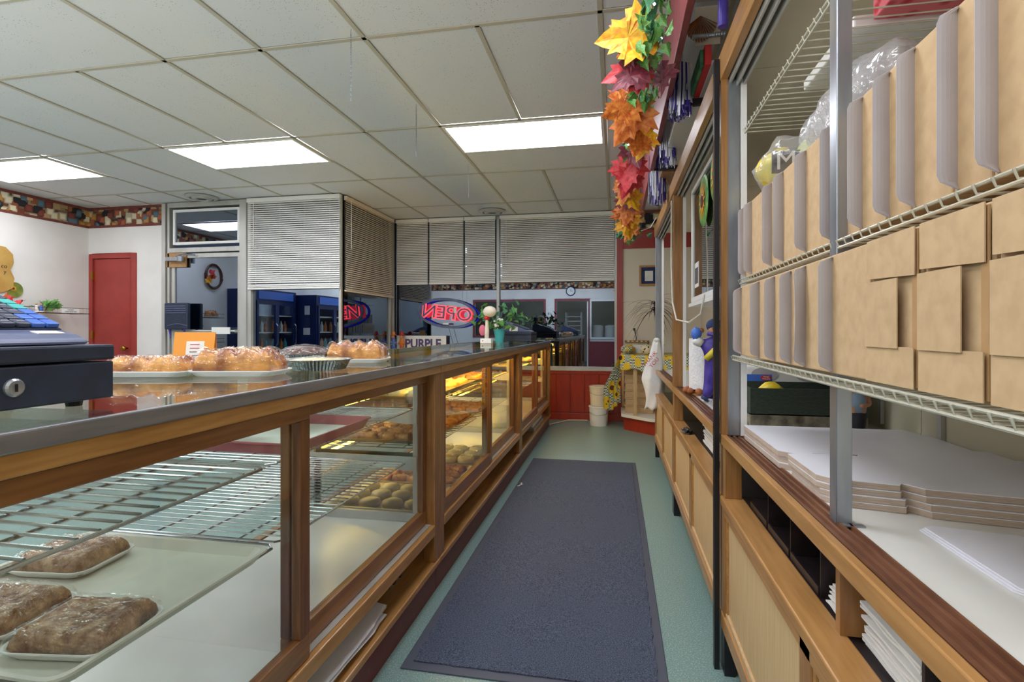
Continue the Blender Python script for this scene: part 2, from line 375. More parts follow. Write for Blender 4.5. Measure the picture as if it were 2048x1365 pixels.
for y in ys:
    if YB < y < YF: gbar(XL if y < YN else XB-.3, XR, y-.012, y+.012)
for x in xs:
    if not XL < x < XR: continue
    y_end = YN if x < XB-.3 else YF
    segs = [(YB, y_end)]
    for lx, ly in lights:
        if lx+.1 < x < lx+1.1:
            segs = [q for s0, s1 in segs for q in ((s0, min(s1, ly)), (max(s0, ly+1.22), s1)) if q[1]-q[0] > .02]
    for s0, s1 in segs: gbar(x-.012, x+.012, s0, s1)
for lx, ly in lights: gbar(lx, lx+1.22, ly+.598, ly+.622)
where = {0: 'over the pastry case aisle', 1: 'in front of the glass street door', 2: 'beside the wallpaper border on the left wall'}
for i, (lx, ly) in enumerate(lights):
    nm = ['white fluorescent ceiling panel lit '+where[i % 3], 'second row fluorescent ceiling panel behind the camera '+where[i % 3], 'rearmost fluorescent ceiling panel near the back wall '+where[i % 3]][i//3]
    t_ = thing('ceiling_light', nm, 'ceiling light', (lx+.61, ly+.305, 2.70), 'fluorescent ceiling panels')
    x0, x1, y0, y1 = lx+.012, lx+1.208, ly+.012, ly+.598
    m = MB()
    for a in ((x0, x1, y0, y0+.02), (x0, x1, y1-.02, y1), (x0, x0+.02, y0+.02, y1-.02), (x1-.02, x1, y0+.02, y1-.02)): m.box(*a, 2.700, 2.716)
    m.build('frame', 'white', t_)
    B(x0+.021, x1-.021, y0+.021, y1-.021, 2.703, 2.712).build('lens', 'lamp', t_)

def wall_with(name, axis, c0, c1, lo, hi, zlo, zhi, holes, m='wall'):
    """slab wall with rectangular holes (a0,a1,z0,z1); axis 'x' = runs along x at y c0..c1"""
    mb = MB()
    def put(a, b, z0, z1):
        if b-a > 1e-4 and z1-z0 > 1e-4:
            if axis == 'x': mb.box(a, b, c0, c1, z0, z1)
            else: mb.box(c0, c1, a, b, z0, z1)
    cuts = sorted(set([lo, hi]+[h for q in holes for h in q[:2]]))
    for a, b in zip(cuts, cuts[1:]):
        hs = sorted([q[2:] for q in holes if q[0] <= a+1e-6 and q[1] >= b-1e-6]); z = zlo
        for z0, z1 in hs: put(a, b, z, z0); z = max(z, z1)
        put(a, b, z, zhi)
    return struct(mb.build(name, m))
struct(B(XL-.1, XL, YB-.1, YN+.1, 0, 2.80).build('wall_left', 'wall'))
wall_with('wall_front', 'x', YN, YN+.1, XL, -5.36, 0, 2.80, [(-6.457, -5.761, 0, 2.12)])
wall_with('wall_back', 'x', YB-.1, YB, XL, XR, 0, 2.80, [(-4.44, -2.2, 1.0, 2.08), (-1.8, -.82, 0, 2.08), (-.72, .1, .95, 2.06)])
struct(B(XR, XR+.1, YB-.1, YF+.1, 0, 2.80).build('wall_right', 'cream'))
wall_with('wall_far', 'x', YF, YF+.1, .095, XR, 0, 2.80, [], 'cream')
# red band above the cream board on the far wall, and the borders
struct(B(.095, XR, YF-.012, YF, 2.22, 2.46).build('trim_1', 'red'))
def border(nm, x0, x1, y0, y1):
    t_ = struct(B(x0, x1, y0, y1, 2.46, 2.70).build(nm, 'border'))
    e = .003
    for z0, z1, mm in ((2.45, 2.478, 'bordered'), (2.672, 2.704, 'bordered')):
        B(x0-(e if x1-x0 < .02 else 0), x1+(e if x1-x0 < .02 else 0), y0-(e if y1-y0 < .02 else 0), y1+(e if y1-y0 < .02 else 0), z0, z1).build('border_edge', mm, t_)
border('trim_2', XL, XL+.004, YB, YN); border('trim_3', XL, -5.36, YN-.004, YN); border('trim_4', .095, XR, YF-.016, YF-.012); border('trim_5', XL, XR, YB, YB+.004)
struct(B(-5.76, -5.36, YN-.02, YN, 0, .86).build('trim_6', 'red'))          # red dado right of the closet door
# closet door
d1 = struct(B(-6.395, -5.84, YN-.0, YN+.035, .01, 2.06).build('door_1', 'red', bevel=.003))
MB().box(-6.457, -6.40, YN-.02, YN+.02, 0, 2.125).box(-5.835, -5.761, YN-.02, YN+.02, 0, 2.125).box(-6.40, -5.835, YN-.02, YN+.02, 2.065, 2.125).build('door_casing', 'red', d1, bevel=.004)
for z in (1.855, 1.117): B(-6.415, -6.385, YN-.03, YN-.001, z-.05, z+.05).build('hinge', 'brass', d1)
MB().lathe([(.012, 0), (.012, .03), (.03, .045), (.034, .06), (.026, .075), (.01, .08)], (-5.90, YN, .952), 20, Matrix.Rotation(PI/2, 4, 'X')).build('door_knob', 'brass', d1, smooth=True)
B(-6.5, -5.7, YN+.12, YN+.15, 0, 2.8).build('closet_back', 'red', d1)
# aluminium storefront : street door, fanlight and three windows
d2 = struct(MB().box(-5.36, -5.31, YN-.05, YN+.06, 0, 2.70).box(-5.29, -5.262, YN-.04, YN+.05, 0, 2.70).box(-4.30, -4.21, YN-.05, YN+.06, 0, 2.70).box(-5.262, -4.30, YN-.04, YN+.05, 2.105, 2.16).box(-5.262, -4.30, YN-.04, YN+.05, 2.645, 2.70).build('door_2', 'alu', bevel=.003))
MB().box(-5.25, -5.205, YN-.02, YN+.02, .02, 2.09).box(-4.345, -4.305, YN-.02, YN+.02, .02, 2.09).box(-5.205, -4.345, YN-.02, YN+.02, 2.04, 2.09).box(-5.205, -4.345, YN-.02, YN+.02, .02, .16).build('door_leaf', 'alu', d2, bevel=.003)
B(-5.205, -4.345, YN-.003, YN+.003, .16, 2.04).build('door_pane', 'wglass', d2)
MB().box(-5.22, -5.19, YN-.03, YN+.0, 2.20, 2.62).box(-4.34, -4.31, YN-.03, YN, 2.20, 2.62).box(-5.19, -4.34, YN-.03, YN, 2.59, 2.62).box(-5.19, -4.34, YN-.03, YN, 2.20, 2.23).build('fanlight_frame', 'white', d2, bevel=.002)
B(-5.19, -4.34, YN-.013, YN-.008, 2.23, 2.59).build('fanlight_pane', 'wglass', d2)
MB().tube([(-5.2, YN-.06, 1.165), (-4.35, YN-.06, 1.165)], .011, 8).box(-5.205, -5.19, YN-.06, YN, 1.15, 1.18).box(-4.36, -4.345, YN-.06, YN, 1.15, 1.18).build('push_bar', 'alu', d2)
B(-4.64, -4.40, YN-.085, YN-.072, 1.13, 1.21).build('push_sign', 'white', d2)
t_ = B(-5.30, -5.03, YN-.04, YN-.022, 1.93, 2.10).build('closer_plate', 'wood2', d2)
MB().box(-5.26, -5.08, YN-.10, YN-.042, 2.0, 2.045).tube([(-5.12, YN-.09, 2.05), (-5.0, YN-.12, 2.07), (-4.9, YN-.04, 2.07)], .012).lathe([(.035, 0), (.035, .06)], (-5.06, YN-.09, 1.99), 14).build('door_closer', 'steel', t_)
struct(B(-4.21, -3.0, YN-.02, YN+.06, 0, .86).build('wall_3', 'red'))
def window(n, axis, c, a0, a1, z0, z1, muls, fr='alu'):
    def bx(m, p, q, r_, s_, e=.03, f=.03): return m.box(p, q, c-e, c+f, r_, s_) if axis == 'x' else m.box(c-e, c+f, p, q, r_, s_)
    m = MB(); bx(m, a0, a0+.03, z0, z1); bx(m, a1-.03, a1, z0, z1); bx(m, a0+.03, a1-.03, z0, z0+.04); bx(m, a0+.03, a1-.03, z1-.03, z1)
    for q in muls: bx(m, q-.018, q+.018, z0+.04, z1-.03, .045)
    f = struct(m.build('window_%d' % n, fr)); ed = [a0+.03]+[t for q in muls for t in (q-.018, q+.018)]+[a1-.03]
    for p, q in zip(ed[::2], ed[1::2]):
        mm = MB(); bx(mm, p, q, z0+.04, z1-.03, .003, .003); mm.build('pane', 'wglass', f)
    return f
window(1, 'x', YN, -4.21, -3.02, .86, 2.70, [-4.17])
window(2, 'y', XB, YN, YF-.03, .66, 2.70, [6.80])
window(3, 'x', YF, XB-.02, .02, .66, 2.70, [-1.54])
struct(B(.02, .095, YF-.03, YF+.03, .55, 2.70).build('trim_7', 'red'))      # red upright at the end of the window
struct(B(XB-.05, XB+.03, YN, YF, 0, .66).build('wall_bay', 'redw'))
wf = struct(B(XB-.05, .12, YF, YF+.06, 0, .66).build('wall_window', 'redw'))
for k in range(17):
    x = XB+.06+k*.186
    if x+.18 < .12: B(x, x+.178, YF-.012, YF, .1, .60).build('plank', 'redw', wf, bevel=.004)
B(XB+.03, .12, YF-.02, YF, .60, .645).build('rail', 'redw', wf, bevel=.004); B(XB+.03, .12, YF-.022, YF, .0, .09).build('base_rail', 'redw', wf, bevel=.004)
B(XB+.03, .02, YF-.035, YF-.0, .645, .672).build('sill', 'alu', wf, bevel=.003)
struct(B(.12, XR, YF-.02, YF, 0, .09).build('baseboard_far', 'red'))
# mini blinds, slat by slat
def blind(nm, label, axis, c, a0, a1, z0, m, tilt, sgn=1, wand=None, slack=None):
    t_ = thing(nm, label, 'blind', ((a0+a1)/2, c, z0) if axis == 'x' else (c, (a0+a1)/2, z0), 'mini blinds on the shop windows')
    L = (a1-a0)/2-.006; lay = (lambda u, v, z: (u, v, z)) if axis == 'x' else (lambda u, v, z: (v, u, z))
    n = int((2.655-z0-.03)/.0235)
    def bx(m_, u0, u1, v0, v1, z_0, z_1):
        return m_.box(u0, u1, v0, v1, z_0, z_1) if axis == 'x' else m_.box(v0, v1, u0, u1, z_0, z_1)
    bx(MB(), a0, a1, c-.02, c+.02, 2.655, 2.70).build('head_rail', m, t_)
    mb = MB(); w2 = .0125; ca, sa = math.cos(tilt), math.sin(tilt); pr = []
    for q in (-1, -.35, .35, 1): pr.append((q*w2*ca, -q*w2*sa*sgn+.0018*(1-q*q)))
    vs = [lay(u, v, z) for u in (-L, L) for v, z in pr]+[lay(u, v, z-.0007) for u in (-L, L) for v, z in pr]
    mb.add(vs, [(i, i+1, i+5, i+4) for i in range(3)]+[(8+i, 8+i+4, 8+i+5, 8+i+1) for i in range(3)]+[(0, 4, 12, 8), (3, 11, 15, 7)])
    s0 = mb.build('slat', m, smooth=True); s0.parent = t_
    zs = [2.645-(2.645-z0-.035)*i/(n-1) for i in range(n)]
    if slack: zs[-1] -= .0; zs[-2] -= .006
    s0.location = (0, 0, zs[0]-z0)
    for z in zs[1:]: inst(s0, (0, 0, z-z0), t_)
    bx(MB(), a0+.004, a1-.004, c-.013, c+.013, z0, z0+.02).build('bottom_rail', m, t_, bevel=.004)
    mb = MB(); k = max(2, int((a1-a0)/.33)+1)
    for i in range(k):
        u = a0+.12+(a1-a0-.24)*i/(k-1) if k > 1 else (a0+a1)/2
        bx(mb, u-.0012, u+.0012, c-.0165, c-.015, z0+.01, 2.66) if sgn < 0 else bx(mb, u-.0012, u+.0012, c+.015, c+.0165, z0+.01, 2.66)
    mb.build('ladder_cord', 'white', t_)
    if wand:
        v = c-.03 if sgn < 0 else c+.03
        p = (wand, v, 2.66) if axis == 'x' else (v, wand, 2.66); p2 = (wand, v, 2.66-.55) if axis == 'x' else (v, wand, 2.11)
        MB().tube([p, p2], .004, 6).build('wand', 'white', t_)
    return t_
blind('window_blind', 'grey white mini blind lowered beside the glass street door', 'x', YN-.05, -4.19, -3.02, 1.645, 'slat', .92, -1, -4.09, True)
blind('window_blind', 'beige mini blind on the bay side window facing right', 'y', XB+.045, YN+.03, YF-.12, 1.615, 'slatb', .95, 1, YN+.12)
blind('window_blind', 'narrow blind in the bay corner left of the hanging neon sign wire', 'x', YF-.055, XB+.07, -2.515, 1.80, 'slatc', 1.0, -1, XB+.12)
blind('window_blind', 'blind between the two wires of the neon sign', 'x', YF-.055, -2.505, -2.01, 1.80, 'slatc', 1.0, -1)
blind('window_blind', 'blind right of the neon sign wires, left of the aluminium mullion', 'x', YF-.055, -2.0, -1.57, 1.80, 'slatc', 1.0, -1)
blind('window_blind', 'wide blind right of the aluminium mullion, over the far register', 'x', YF-.055, -1.51, -.01, 1.81, 'slatc', 1.0, -1, -1.42)
# back of the shop (seen mirrored in the night windows)
def frame(n, x0, x1, z0, z1, m, gl=True):
    f = struct(MB().box(x0-.06, x0, YB-.02, YB+.03, z0-.06, z1+.06).box(x1, x1+.06, YB-.02, YB+.03, z0-.06, z1+.06).box(x0, x1, YB-.02, YB+.03, z1, z1+.06).box(x0, x1, YB-.02, YB+.03, z0-.06, z0).build('window_%d' % n, m))
    if gl: B(x0, x1, YB-.008, YB-.002, z0, z1).build('pane', 'cglass', f)
frame(4, -4.44, -2.2, 1.0, 2.08, 'maroon'); frame(5, -.72, .1, .95, 2.06, 'white')
d3 = struct(MB().box(-1.86, -1.8, YB-.02, YB+.03, 0, 2.14).box(-.82, -.77, YB-.02, YB+.03, 0, 2.14).box(-1.8, -.82, YB-.02, YB+.03, 2.08, 2.14).build('door_3', 'maroon'))
B(-.86, -.82, YB-1.0, YB-.02, .02, 2.06).build('door_leaf', 'white', d3)
struct(B(-.77, XR, YB, YB+.012, 0, .82).build('trim_8', 'maroon'))
kb = struct(MB().box(XL, XR, YB-3.7, YB-3.6, 0, 2.8).box(XL-.1, XL, YB-3.6, YB-.1, 0, 2.8).box(XR, XR+.1, YB-3.6, YB-.1, 0, 2.8).box(XL, XR, YB-3.6, YB-.1, 2.75, 2.8).build('wall_kitchen', 'cream'))
for i, (x, y) in enumerate(((-1.5, -4.0), (-.5, -4.6), (-3.4, -4.2))):
    t_ = thing('kitchen_light', ('tube light on the kitchen ceiling seen through the doorway', 'tube light on the kitchen ceiling seen through the right hand hatch', 'tube light on the kitchen ceiling seen through the left hand hatch')[i], 'ceiling light', (x, y, 2.7))
    B(x-.55, x+.55, y-.04, y+.04, 2.72, 2.75).build('housing', 'white', t_); MB().tube([(x-.5, y, 2.70), (x+.5, y, 2.70)], .018, 8).build('tube', 'ktube', t_)
t_ = thing('rack_trolley', 'white tray trolley standing in the kitchen behind the doorway', 'trolley', (-1.35, -3.9, 0))
mb = MB()
for x in (-1.6, -1.1):
    for y in (-4.2, -3.6): mb.box(x-.015, x+.015, y-.015, y+.015, .05, 1.75)
mb.build('frame', 'white', t_)
for k in range(10): B(-1.58, -1.12, -4.18, -3.62, .25+k*.15, .275+k*.15).build('shelf', 'white', t_)
for i, (x, w_) in enumerate(((-.55, .3), (-.15, .3))):
    t_ = thing('flour_bin', ('white flour bin behind the right hand hatch, nearer the doorway', 'white flour bin behind the right hand hatch, nearer the corner')[i], 'bin', (x, -3.1, 0))
    MB().lathe([(.13, 0), (.17, .9), (.17, 1.25)], (x, -3.1, 0), 20).build('drum', 'white', t_); MB().lathe([(.18, 1.25), (.18, 1.29), (.1, 1.33)], (x, -3.1, 0), 20).build('lid', 'white', t_)
ck = thing('wall_clock', 'round white clock with dark rim on the back wall, mirrored in the far window', 'clock', (-1.36, YB+.01, 2.38))
RX = Matrix.Rotation(-PI/2, 4, 'X')
MB().lathe([(.14, 0), (.15, .015), (.145, .035), (.125, .035), (.122, .02)], (-1.36, YB, 2.38), 32, RX).build('rim', 'navy', ck); MB().lathe([(.12, 0), (.12, .026)], (-1.36, YB, 2.38), 32, RX).build('dial', 'white', ck)
B(-1.364, -1.356, YB+.027, YB+.03, 2.38, 2.46).build('minute_hand', 'black', ck); B(-1.36, -1.30, YB+.027, YB+.03, 2.376, 2.384).build('hour_hand', 'black', ck)
cl = thing('wall_calendar', 'white wall calendar showing 18 on the back wall, mirrored in the far window', 'calendar', (-2.02, YB+.01, 1.7))
B(-2.12, -1.92, YB+.001, YB+.008, 1.56, 1.92).build('page', 'paper', cl); text('18', .12, 'text', 'number', cl, facing((0, -1, 0), (-2.02, YB+.01, 1.68)))
# ================================================================ floor mat
t_ = thing('floor_mat', 'long dark blue carpet runner with rubber edge on the aisle floor', 'mat', (-.28, 3.2, 0))
me = MB().box(-.735, .175, 1.73, 4.79, .0, .006); me.build('rubber_base', 'rubber', t_, bevel=.003)
def mfn(u, v):
    x = -.70+u*.84; y = 1.77+v*2.98; e = min(min(u, 1-u)*.84, min(v, 1-v)*2.98)
    return (x+.004*math.sin(v*180)*(u < .01 or u > .99), y+.006*noise.noise(Vector((u*30, 3, 0)))*(v < .01 or v > .99), .0105+.0022*math.sin(v*16)*math.sin(u*3)+.0015*noise.noise(Vector((u*9, v*30, 0))))
MB().sheet(mfn, 50, 100, .004).build('pile', 'carpet', t_)

# ================================================================ pastry display cases (left)
XF = -.78
def case(y0, y1, label, lit, gy):
    t_ = thing('display_case', label, 'display case', (-1.13, (y0+y1)/2, 0), 'pastry display cases along the aisle')
    ym = (y0+y1)/2-.025
    B(-1.46, -.80, y0+.002, y1-.002, 0, .125).build('kickboard', 'kick', t_)
    B(-1.46, XF+.005, y0+.002, y1-.002, .125, .15).build('cubby_floor', 'wood', t_, bevel=.004)
    B(-1.46, -1.44, y0+.06, y1-.06, .15, .285).build('cubby_back', 'darkv', t_)
    m = MB()
    for y in (y0+.002, y1-.064):
        m.box(-1.50, -1.44, y, y+.062, .15, 1.018)
    m.build('back_post', 'woodv', t_, bevel=.003)
    for y in (y0+.002, y1-.064): B(-.835, XF, y, y+.062, .15, .985).build('post', 'woodv', t_, bevel=.004)
    B(-.85, XF+.006, y0+.002, y1-.002, .985, 1.018).build('top_rail', 'wood', t_, bevel=.003)
    B(-1.50, -1.44, y0+.002, y1-.002, .985, 1.018).build('back_top_rail', 'wood', t_)
    B(-.80, XF+.002, y0+.064, y1-.064, .272, .318).build('bottom_rail', 'wood', t_, bevel=.004)
    B(-.862, -.80, y0+.064, y1-.064, .30, .318).build('door_track', 'alu', t_)
    B(-1.44, -.862, y0+.01, y1-.01, .285, .305).build('deck', 'lam', t_)
    B(-1.505, -.782, y0+.002, y1-.002, 1.034, 1.045).build('top_glass', 'tglass', t_)
    B(-.782, XF+.012, y0+.001, y1-.001, 1.018, 1.047).build('metal_edge', 'edge', t_, bevel=.003); B(-1.515, -1.505, y0+.001, y1-.001, 1.018, 1.047).build('metal_edge', 'edge', t_)
    B(-1.478, -1.472, y0+.064, y1-.064, .305, .985).build('back_pane', 'cglass', t_)
    B(-1.50, -1.462, y0+.064, y1-.064, .0, .3).build('back_board', 'woodv', t_)
    for k, (a, b, x) in enumerate(((y0+.066, ym+.045, XF-.008), (ym, y1-.066, XF-.04))):
        f = B(x-.026, x, a, b, .320, .385).build('sliding_door', 'dark', t_, bevel=.003); B(x-.026, x, a, b, .945, .984).build('head_rail', 'dark', f, bevel=.003)
        B(x-.026, x, a, a+.045, .385, .945).build('stile', 'darkv', f, bevel=.003); B(x-.026, x, b-.045, b, .385, .945).build('stile', 'darkv', f, bevel=.003)
        B(x-.016, x-.011, a+.045, b-.045, .385, .945).build('pane', 'cglass', f)
    for y, s in ((y0+.02, 1), (y1-.02, -1)):          # end glass, metal frame, shelf standards
        ya = min(y, y-.008*s); 
        B(-1.44, -.87, ya, ya+.006, .345, .98).build('end_pane', 'cglass', t_)
        MB().box(-1.44, -.87, ya-.004, ya+.010, .306, .345).build('end_rail', 'alu', t_)
        for x in (-.885, -1.40):
            f = B(x-.012, x+.012, min(y, y+.012*s), max(y, y+.012*s), .35, .98).build('shelf_standard', 'alu', t_)
        for z in (.62, .83): 
            MB().prism([(-.875, z-.012), (-.875, z-.075), (-.93, z-.075), (-1.40, z-.03), (-1.40, z-.012)], 0, .004, Matrix.Translation((0, y+.018*s, 0)) @ Matrix.Rotation(PI/2, 4, 'X')).build('shelf_bracket', 'white' if lit else 'alu', t_)
    if lit:
        MB().box(-.925, -.845, y0+.1, y1-.1, .980, .984).box(-.925, -.921, y0+.1, y1-.1, .962, .980).box(-.874, -.845, y0+.1, y1-.1, .955, .980).build('lamp_housing', 'white', t_)
        for x, z in ((-.89, .962), (-1.435, .775), (-1.435, .56)): MB().tube([(x, y0+.12, z), (x, y1-.12, z)], .0075 if z < .9 else .011, 8).build('tube', 'tube' if z > .9 else 'shelf_fill', t_)  # the two rear shelf tubes are added to strengthen the yellow case light
    return t_
case(.20, 2.29, 'nearest pastry case, unlit, with cream tray of wrapped bars', False, 1)
case(2.29, 4.39, 'middle pastry case, lit yellow, holding cinnamon rolls and cookies', True, 2)
case(4.39, 6.45, 'far pastry case, lit yellow, ending near the red panelled wall', True, 3)
# wire shelves in the cases
def rack(y0, y1, z, pitch, label, r=.0026, x0=-1.40, x1=-.87, group='wire shelves in the pastry cases', m='wire'):
    t_ = thing('wire_shelf', label, 'shelf', ((x0+x1)/2, (y0+y1)/2, z), group)
    MB().tube([(x0+.02, y0, z), (x1-.02, y0, z), (x1, y0+.02, z), (x1, y1-.02, z), (x1-.02, y1, z), (x0+.02, y1, z), (x0, y1-.02, z), (x0, y0+.02, z)], r*1.35, 8, True).build('rim_wire', m, t_)
    for q in (.25, .5, .75): MB().tube([(x0+(x1-x0)*q, y0, z-r*1.2), (x0+(x1-x0)*q, y1, z-r*1.2)], r*1.2, 6).build('brace_wire', m, t_)
    n = int((y1-y0)/pitch); s = MB().tube([(x0+.003, 0, 0), (x1-.003, 0, 0)], r, 6)
    s.v = [(a-(x0+x1)/2, b, c) for a, b, c in s.v]; s = s.build('wire', m); s.parent = t_
    for i in range(1, n):
        yy = -(y1-y0)/2+(y1-y0)*i/n
        if i == 1: s.location = (0, yy, r*1.2)
        else: inst(s, (0, yy, r*1.2), t_)
    return t_
rack(.24, 1.20, .83, .04, 'upper chrome wire shelf left of the nearest case centre stile', .0032)
rack(1.22, 2.20, .83, .027, 'upper chrome wire shelf under the pink tray in the nearest case', .002)
rack(.24, 1.24, .615, .04, 'lower chrome wire shelf under the cream tray of bars', .003)
rack(1.26, 2.12, .615, .033, 'lower chrome wire shelf right of the cream tray in the nearest case', .0023)
for i, (a, b, nm) in enumerate(((2.38, 3.3, 'nearer half of the middle case'), (3.34, 4.28, 'farther half of the middle case'), (4.48, 5.38, 'nearer half of the far case'), (5.42, 6.34, 'farther half of the far case'))):
    for z, q in ((.615, 'lower'), (.83, 'upper')): rack(a, b, z, .05, '%s wire shelf in the %s' % (q, nm), .002)
def tray(nm, label, m, x0, x1, y0, y1, z, h=.022, rd=.03, t=.003, group=None, cat='tray'):
    """rolled-rim sheet tray with rounded corners"""
    def rr(x0, x1, y0, y1, r):
        o = []
        for cx, cy, a in ((x1-r, y1-r, 0), (x0+r, y1-r, 90), (x0+r, y0+r, 180), (x1-r, y0+r, 270)):
            o += [(cx+r*math.cos(R(a+k*22.5)), cy+r*math.sin(R(a+k*22.5))) for k in range(5)]
        return o
    rings = [(.014, 0), (.004, h-.004), (0, h), (-.006, h+.001), (-.0055, h-.002), (.002, h-.006), (.012, -.0)]
    rings = [(.014+.0, 0), (.002, h), (-.008, h+.001), (-.009, h-.003), (-.003, h-.004), (.011, -t)]
    vs = []; fs = []; n = 20
    for ins, zz in rings: vs += [(x, y, z+t+zz) for x, y in rr(x0+ins, x1-ins, y0+ins, y1-ins, rd)]
    k = len(rings)
    for i in range(k-1):
        for j in range(n): fs.append((i*n+j, i*n+(j+1) % n, (i+1)*n+(j+1) % n, (i+1)*n+j))
    fs.append(tuple(range(n-1, -1, -1))); fs.append(tuple((k-1)*n+j for j in range(n)))
    return tag(MB().add(vs, fs).build(nm, m, smooth=False, at=((x0+x1)/2, (y0+y1)/2, z)), label, cat, group)
tray('cafeteria_tray', 'large cream fibreglass tray holding three wrapped bar packs', 'tray', -1.36, -.835, .655, 1.155, .622)
tray('baking_tray', 'pink tray with pale paper on the upper wire shelf of the nearest case', 'pink', -1.36, -.85, 1.29, 1.745, .838, .03)
tag(B(-1.34, -.87, 1.31, 1.72, .8425, .8435).build('tray_liner', 'paper', at=(-1.1, 1.5, .8425)), 'white paper liner lying in the pink tray', 'paper liner')
tray('roasting_pan', 'dark metal pan at the lower left below the cream tray', 'pan', -1.25, -.89, .30, .685, .54, .045)
def lumpy(nx, ny, sx, sy, h, fn, T=None, seed=0, skirt=True):
    """a risen, lumpy slab centred on the origin"""
    mb = MB(); vs = []; fs = []
    for i in range(nx+1):
        for j in range(ny+1):
            u, v = i/nx*2-1, j/ny*2-1; e = max(abs(u), abs(v)); k = 1 if e < .8 else max(0, (1-e)/.2)**.45
            vs.append((u*sx/2*(1-.03*(1-k)), v*sy/2*(1-.03*(1-k)), h*k*(1+fn(u, v, seed))))
    q = ny+1
    for i in range(nx):
        for j in range(ny): fs.append((i*q+j, (i+1)*q+j, (i+1)*q+j+1, i*q+j+1))
    ed = [i*q for i in range(nx+1)]+[nx*q+j for j in range(1, q)]+[i*q+ny for i in range(nx-1, -1, -1)]+[j for j in range(ny-1, 0, -1)]
    fs.append(tuple(reversed(ed))); 
    if T: vs = [T @ Vector(v) for v in vs]
    return mb.add(vs, fs)
flat = lambda u, v, s: .10*noise.noise(Vector((u*5, v*5, s)))+.08*noise.noise(Vector((u*16, v*16, s)))
rolls = lambda u, v, s: .34*abs(math.sin((u*2.1+.35*v+.2*s)*PI/1.05))**.7-.24+.22*noise.noise(Vector((u*4, v*4, s)))+.09*noise.noise(Vector((u*13, v*13, s)))-.12*math.exp(-(v/.12)**2)
wrapn = lambda u, v, s: .05*noise.noise(Vector((u*3, v*3, s)))+.03*noise.noise(Vector((u*14, v*6, s)))
def pack(nm, label, cat, x, y, z, rz, sx, sy, h, m, fn, group, seed):
    t_ = thing(nm, label, cat, (x, y, z), group)
    T = Matrix.Translation((x, y, z)) @ Matrix.Rotation(rz, 4, 'Z')
    def rrp(sx, sy, r=.03):
        o = []
        for cx, cy, a in ((sx/2-r, sy/2-r, 0), (-sx/2+r, sy/2-r, 90), (-sx/2+r, -sy/2+r, 180), (sx/2-r, -sy/2+r, 270)): o += [(cx+r*math.cos(R(a+k*30)), cy+r*math.sin(R(a+k*30))) for k in range(4)]
        return o
    vs = []; rg = [(.86, 0), (1.0, .014), (1.0, .0165), (.97, .0165), (.85, .004)]
    for k, zz in rg: vs += [T @ Vector((a, b, zz)) for a, b in rrp(sx*k+.0, sy*k)]
    n = 16; fs = [(i*n+j, i*n+(j+1) % n, (i+1)*n+(j+1) % n, (i+1)*n+j) for i in range(4) for j in range(n)]+[tuple(range(n-1, -1, -1)), tuple(4*n+j for j in range(n))]
    MB().add(vs, fs).build('foam_tray', 'foam', t_)
    lumpy(30, 22, sx*.9, sy*.86, h, fn, T @ Matrix.Translation((0, 0, .006)), seed).build('filling', m, t_, smooth=True)
    lumpy(26, 18, sx*.975, sy*.96, h*1.13, lambda u, v, s: fn(u, v, s)*.6+wrapn(u, v, s), T @ Matrix.Translation((0, 0, .0055)), seed).build('cling_film', 'film', t_, smooth=True)
    return t_
g = 'film wrapped nut bars on the cream tray'
pack('wrapped_bar', 'wrapped nut bar pack nearest the glass on the cream tray', 'pastry', -.935, .79, .627, R(8), .195, .165, .036, 'toffee', flat, g, 1)
pack('wrapped_bar', 'wrapped nut bar pack in the middle of the cream tray, just behind the nearest pack', 'pastry', -1.15, .80, .627, R(6), .195, .17, .036, 'toffee', flat, g, 2)
pack('wrapped_bar', 'wrapped nut bar pack at the back of the cream tray under the wire shelf', 'pastry', -1.26, 1.03, .627, R(6), .20, .17, .036, 'toffee', flat, g, 3)
pack('wrapped_pack', 'small wrapped round pack in the dark pan at the lower left', 'pastry', -1.0, .50, .545, R(20), .16, .14, .04, 'choc', flat, None, 4)

# goods on top of the cases
Z = 1.0455
pack('wrapped_rolls', 'film wrapped rolls in white foam tray right behind the near cash register', 'bread', -1.334, 1.331, Z, .19, .25, .15, .044, 'bread', rolls, 'wrapped breads on the glass top', 5)
pack('wrapped_rolls', 'plump film wrapped rolls in white foam tray left of the foil pie tin', 'bread', -1.098, 1.40, Z, .19, .26, .15, .062, 'bread', rolls, 'wrapped breads on the glass top', 6)
pack('wrapped_rolls', 'film wrapped golden loaf in foam tray right of the foil pie tins', 'bread', -1.058, 2.05, Z, .19, .255, .16, .068, 'bread', rolls, 'wrapped breads on the glass top', 7)
pack('wrapped_rolls', 'small film wrapped loaf behind the plump wrapped rolls', 'bread', -1.36, 1.74, Z, .19, .19, .13, .055, 'bread2', rolls, 'wrapped breads on the glass top', 8)
def pie(label, x, y, r, h, m, top, film=True):
    t_ = thing('foil_pie', label, 'pie', (x, y, Z), 'foil pie tins on the glass top')
    MB().lathe([(r*.82, 0), (r*.965, h), (r*1.03, h+.001), (r*1.03, h+.003), (r*.95, h+.002), (r*.80, .004)], (x, y, Z), 224, None, .02, 56).build('foil_tin', 'foil', t_)
    MB().lathe([(r*.80, 0), (r*.90, 0), (r*.86, top*.35), (r*.7, top*.7), (r*.4, top*.93), (.003, top)], (x, y, Z+h*.8), 40).build('filling', m, t_, smooth=True)
    MB().lathe([(r*1.02, 0), (r*.96, .006), (r*.9, top*.45), (r*.7, top*.8), (r*.4, top*1.02), (.003, top+.006)], (x, y, Z+h*.9), 40).build('cling_film', 'film', t_, smooth=True) if film else None
pie('empty looking foil pie tin with clear wrap in front of the chocolate one', -1.005, 1.655, .112, .032, 'icing', .012)
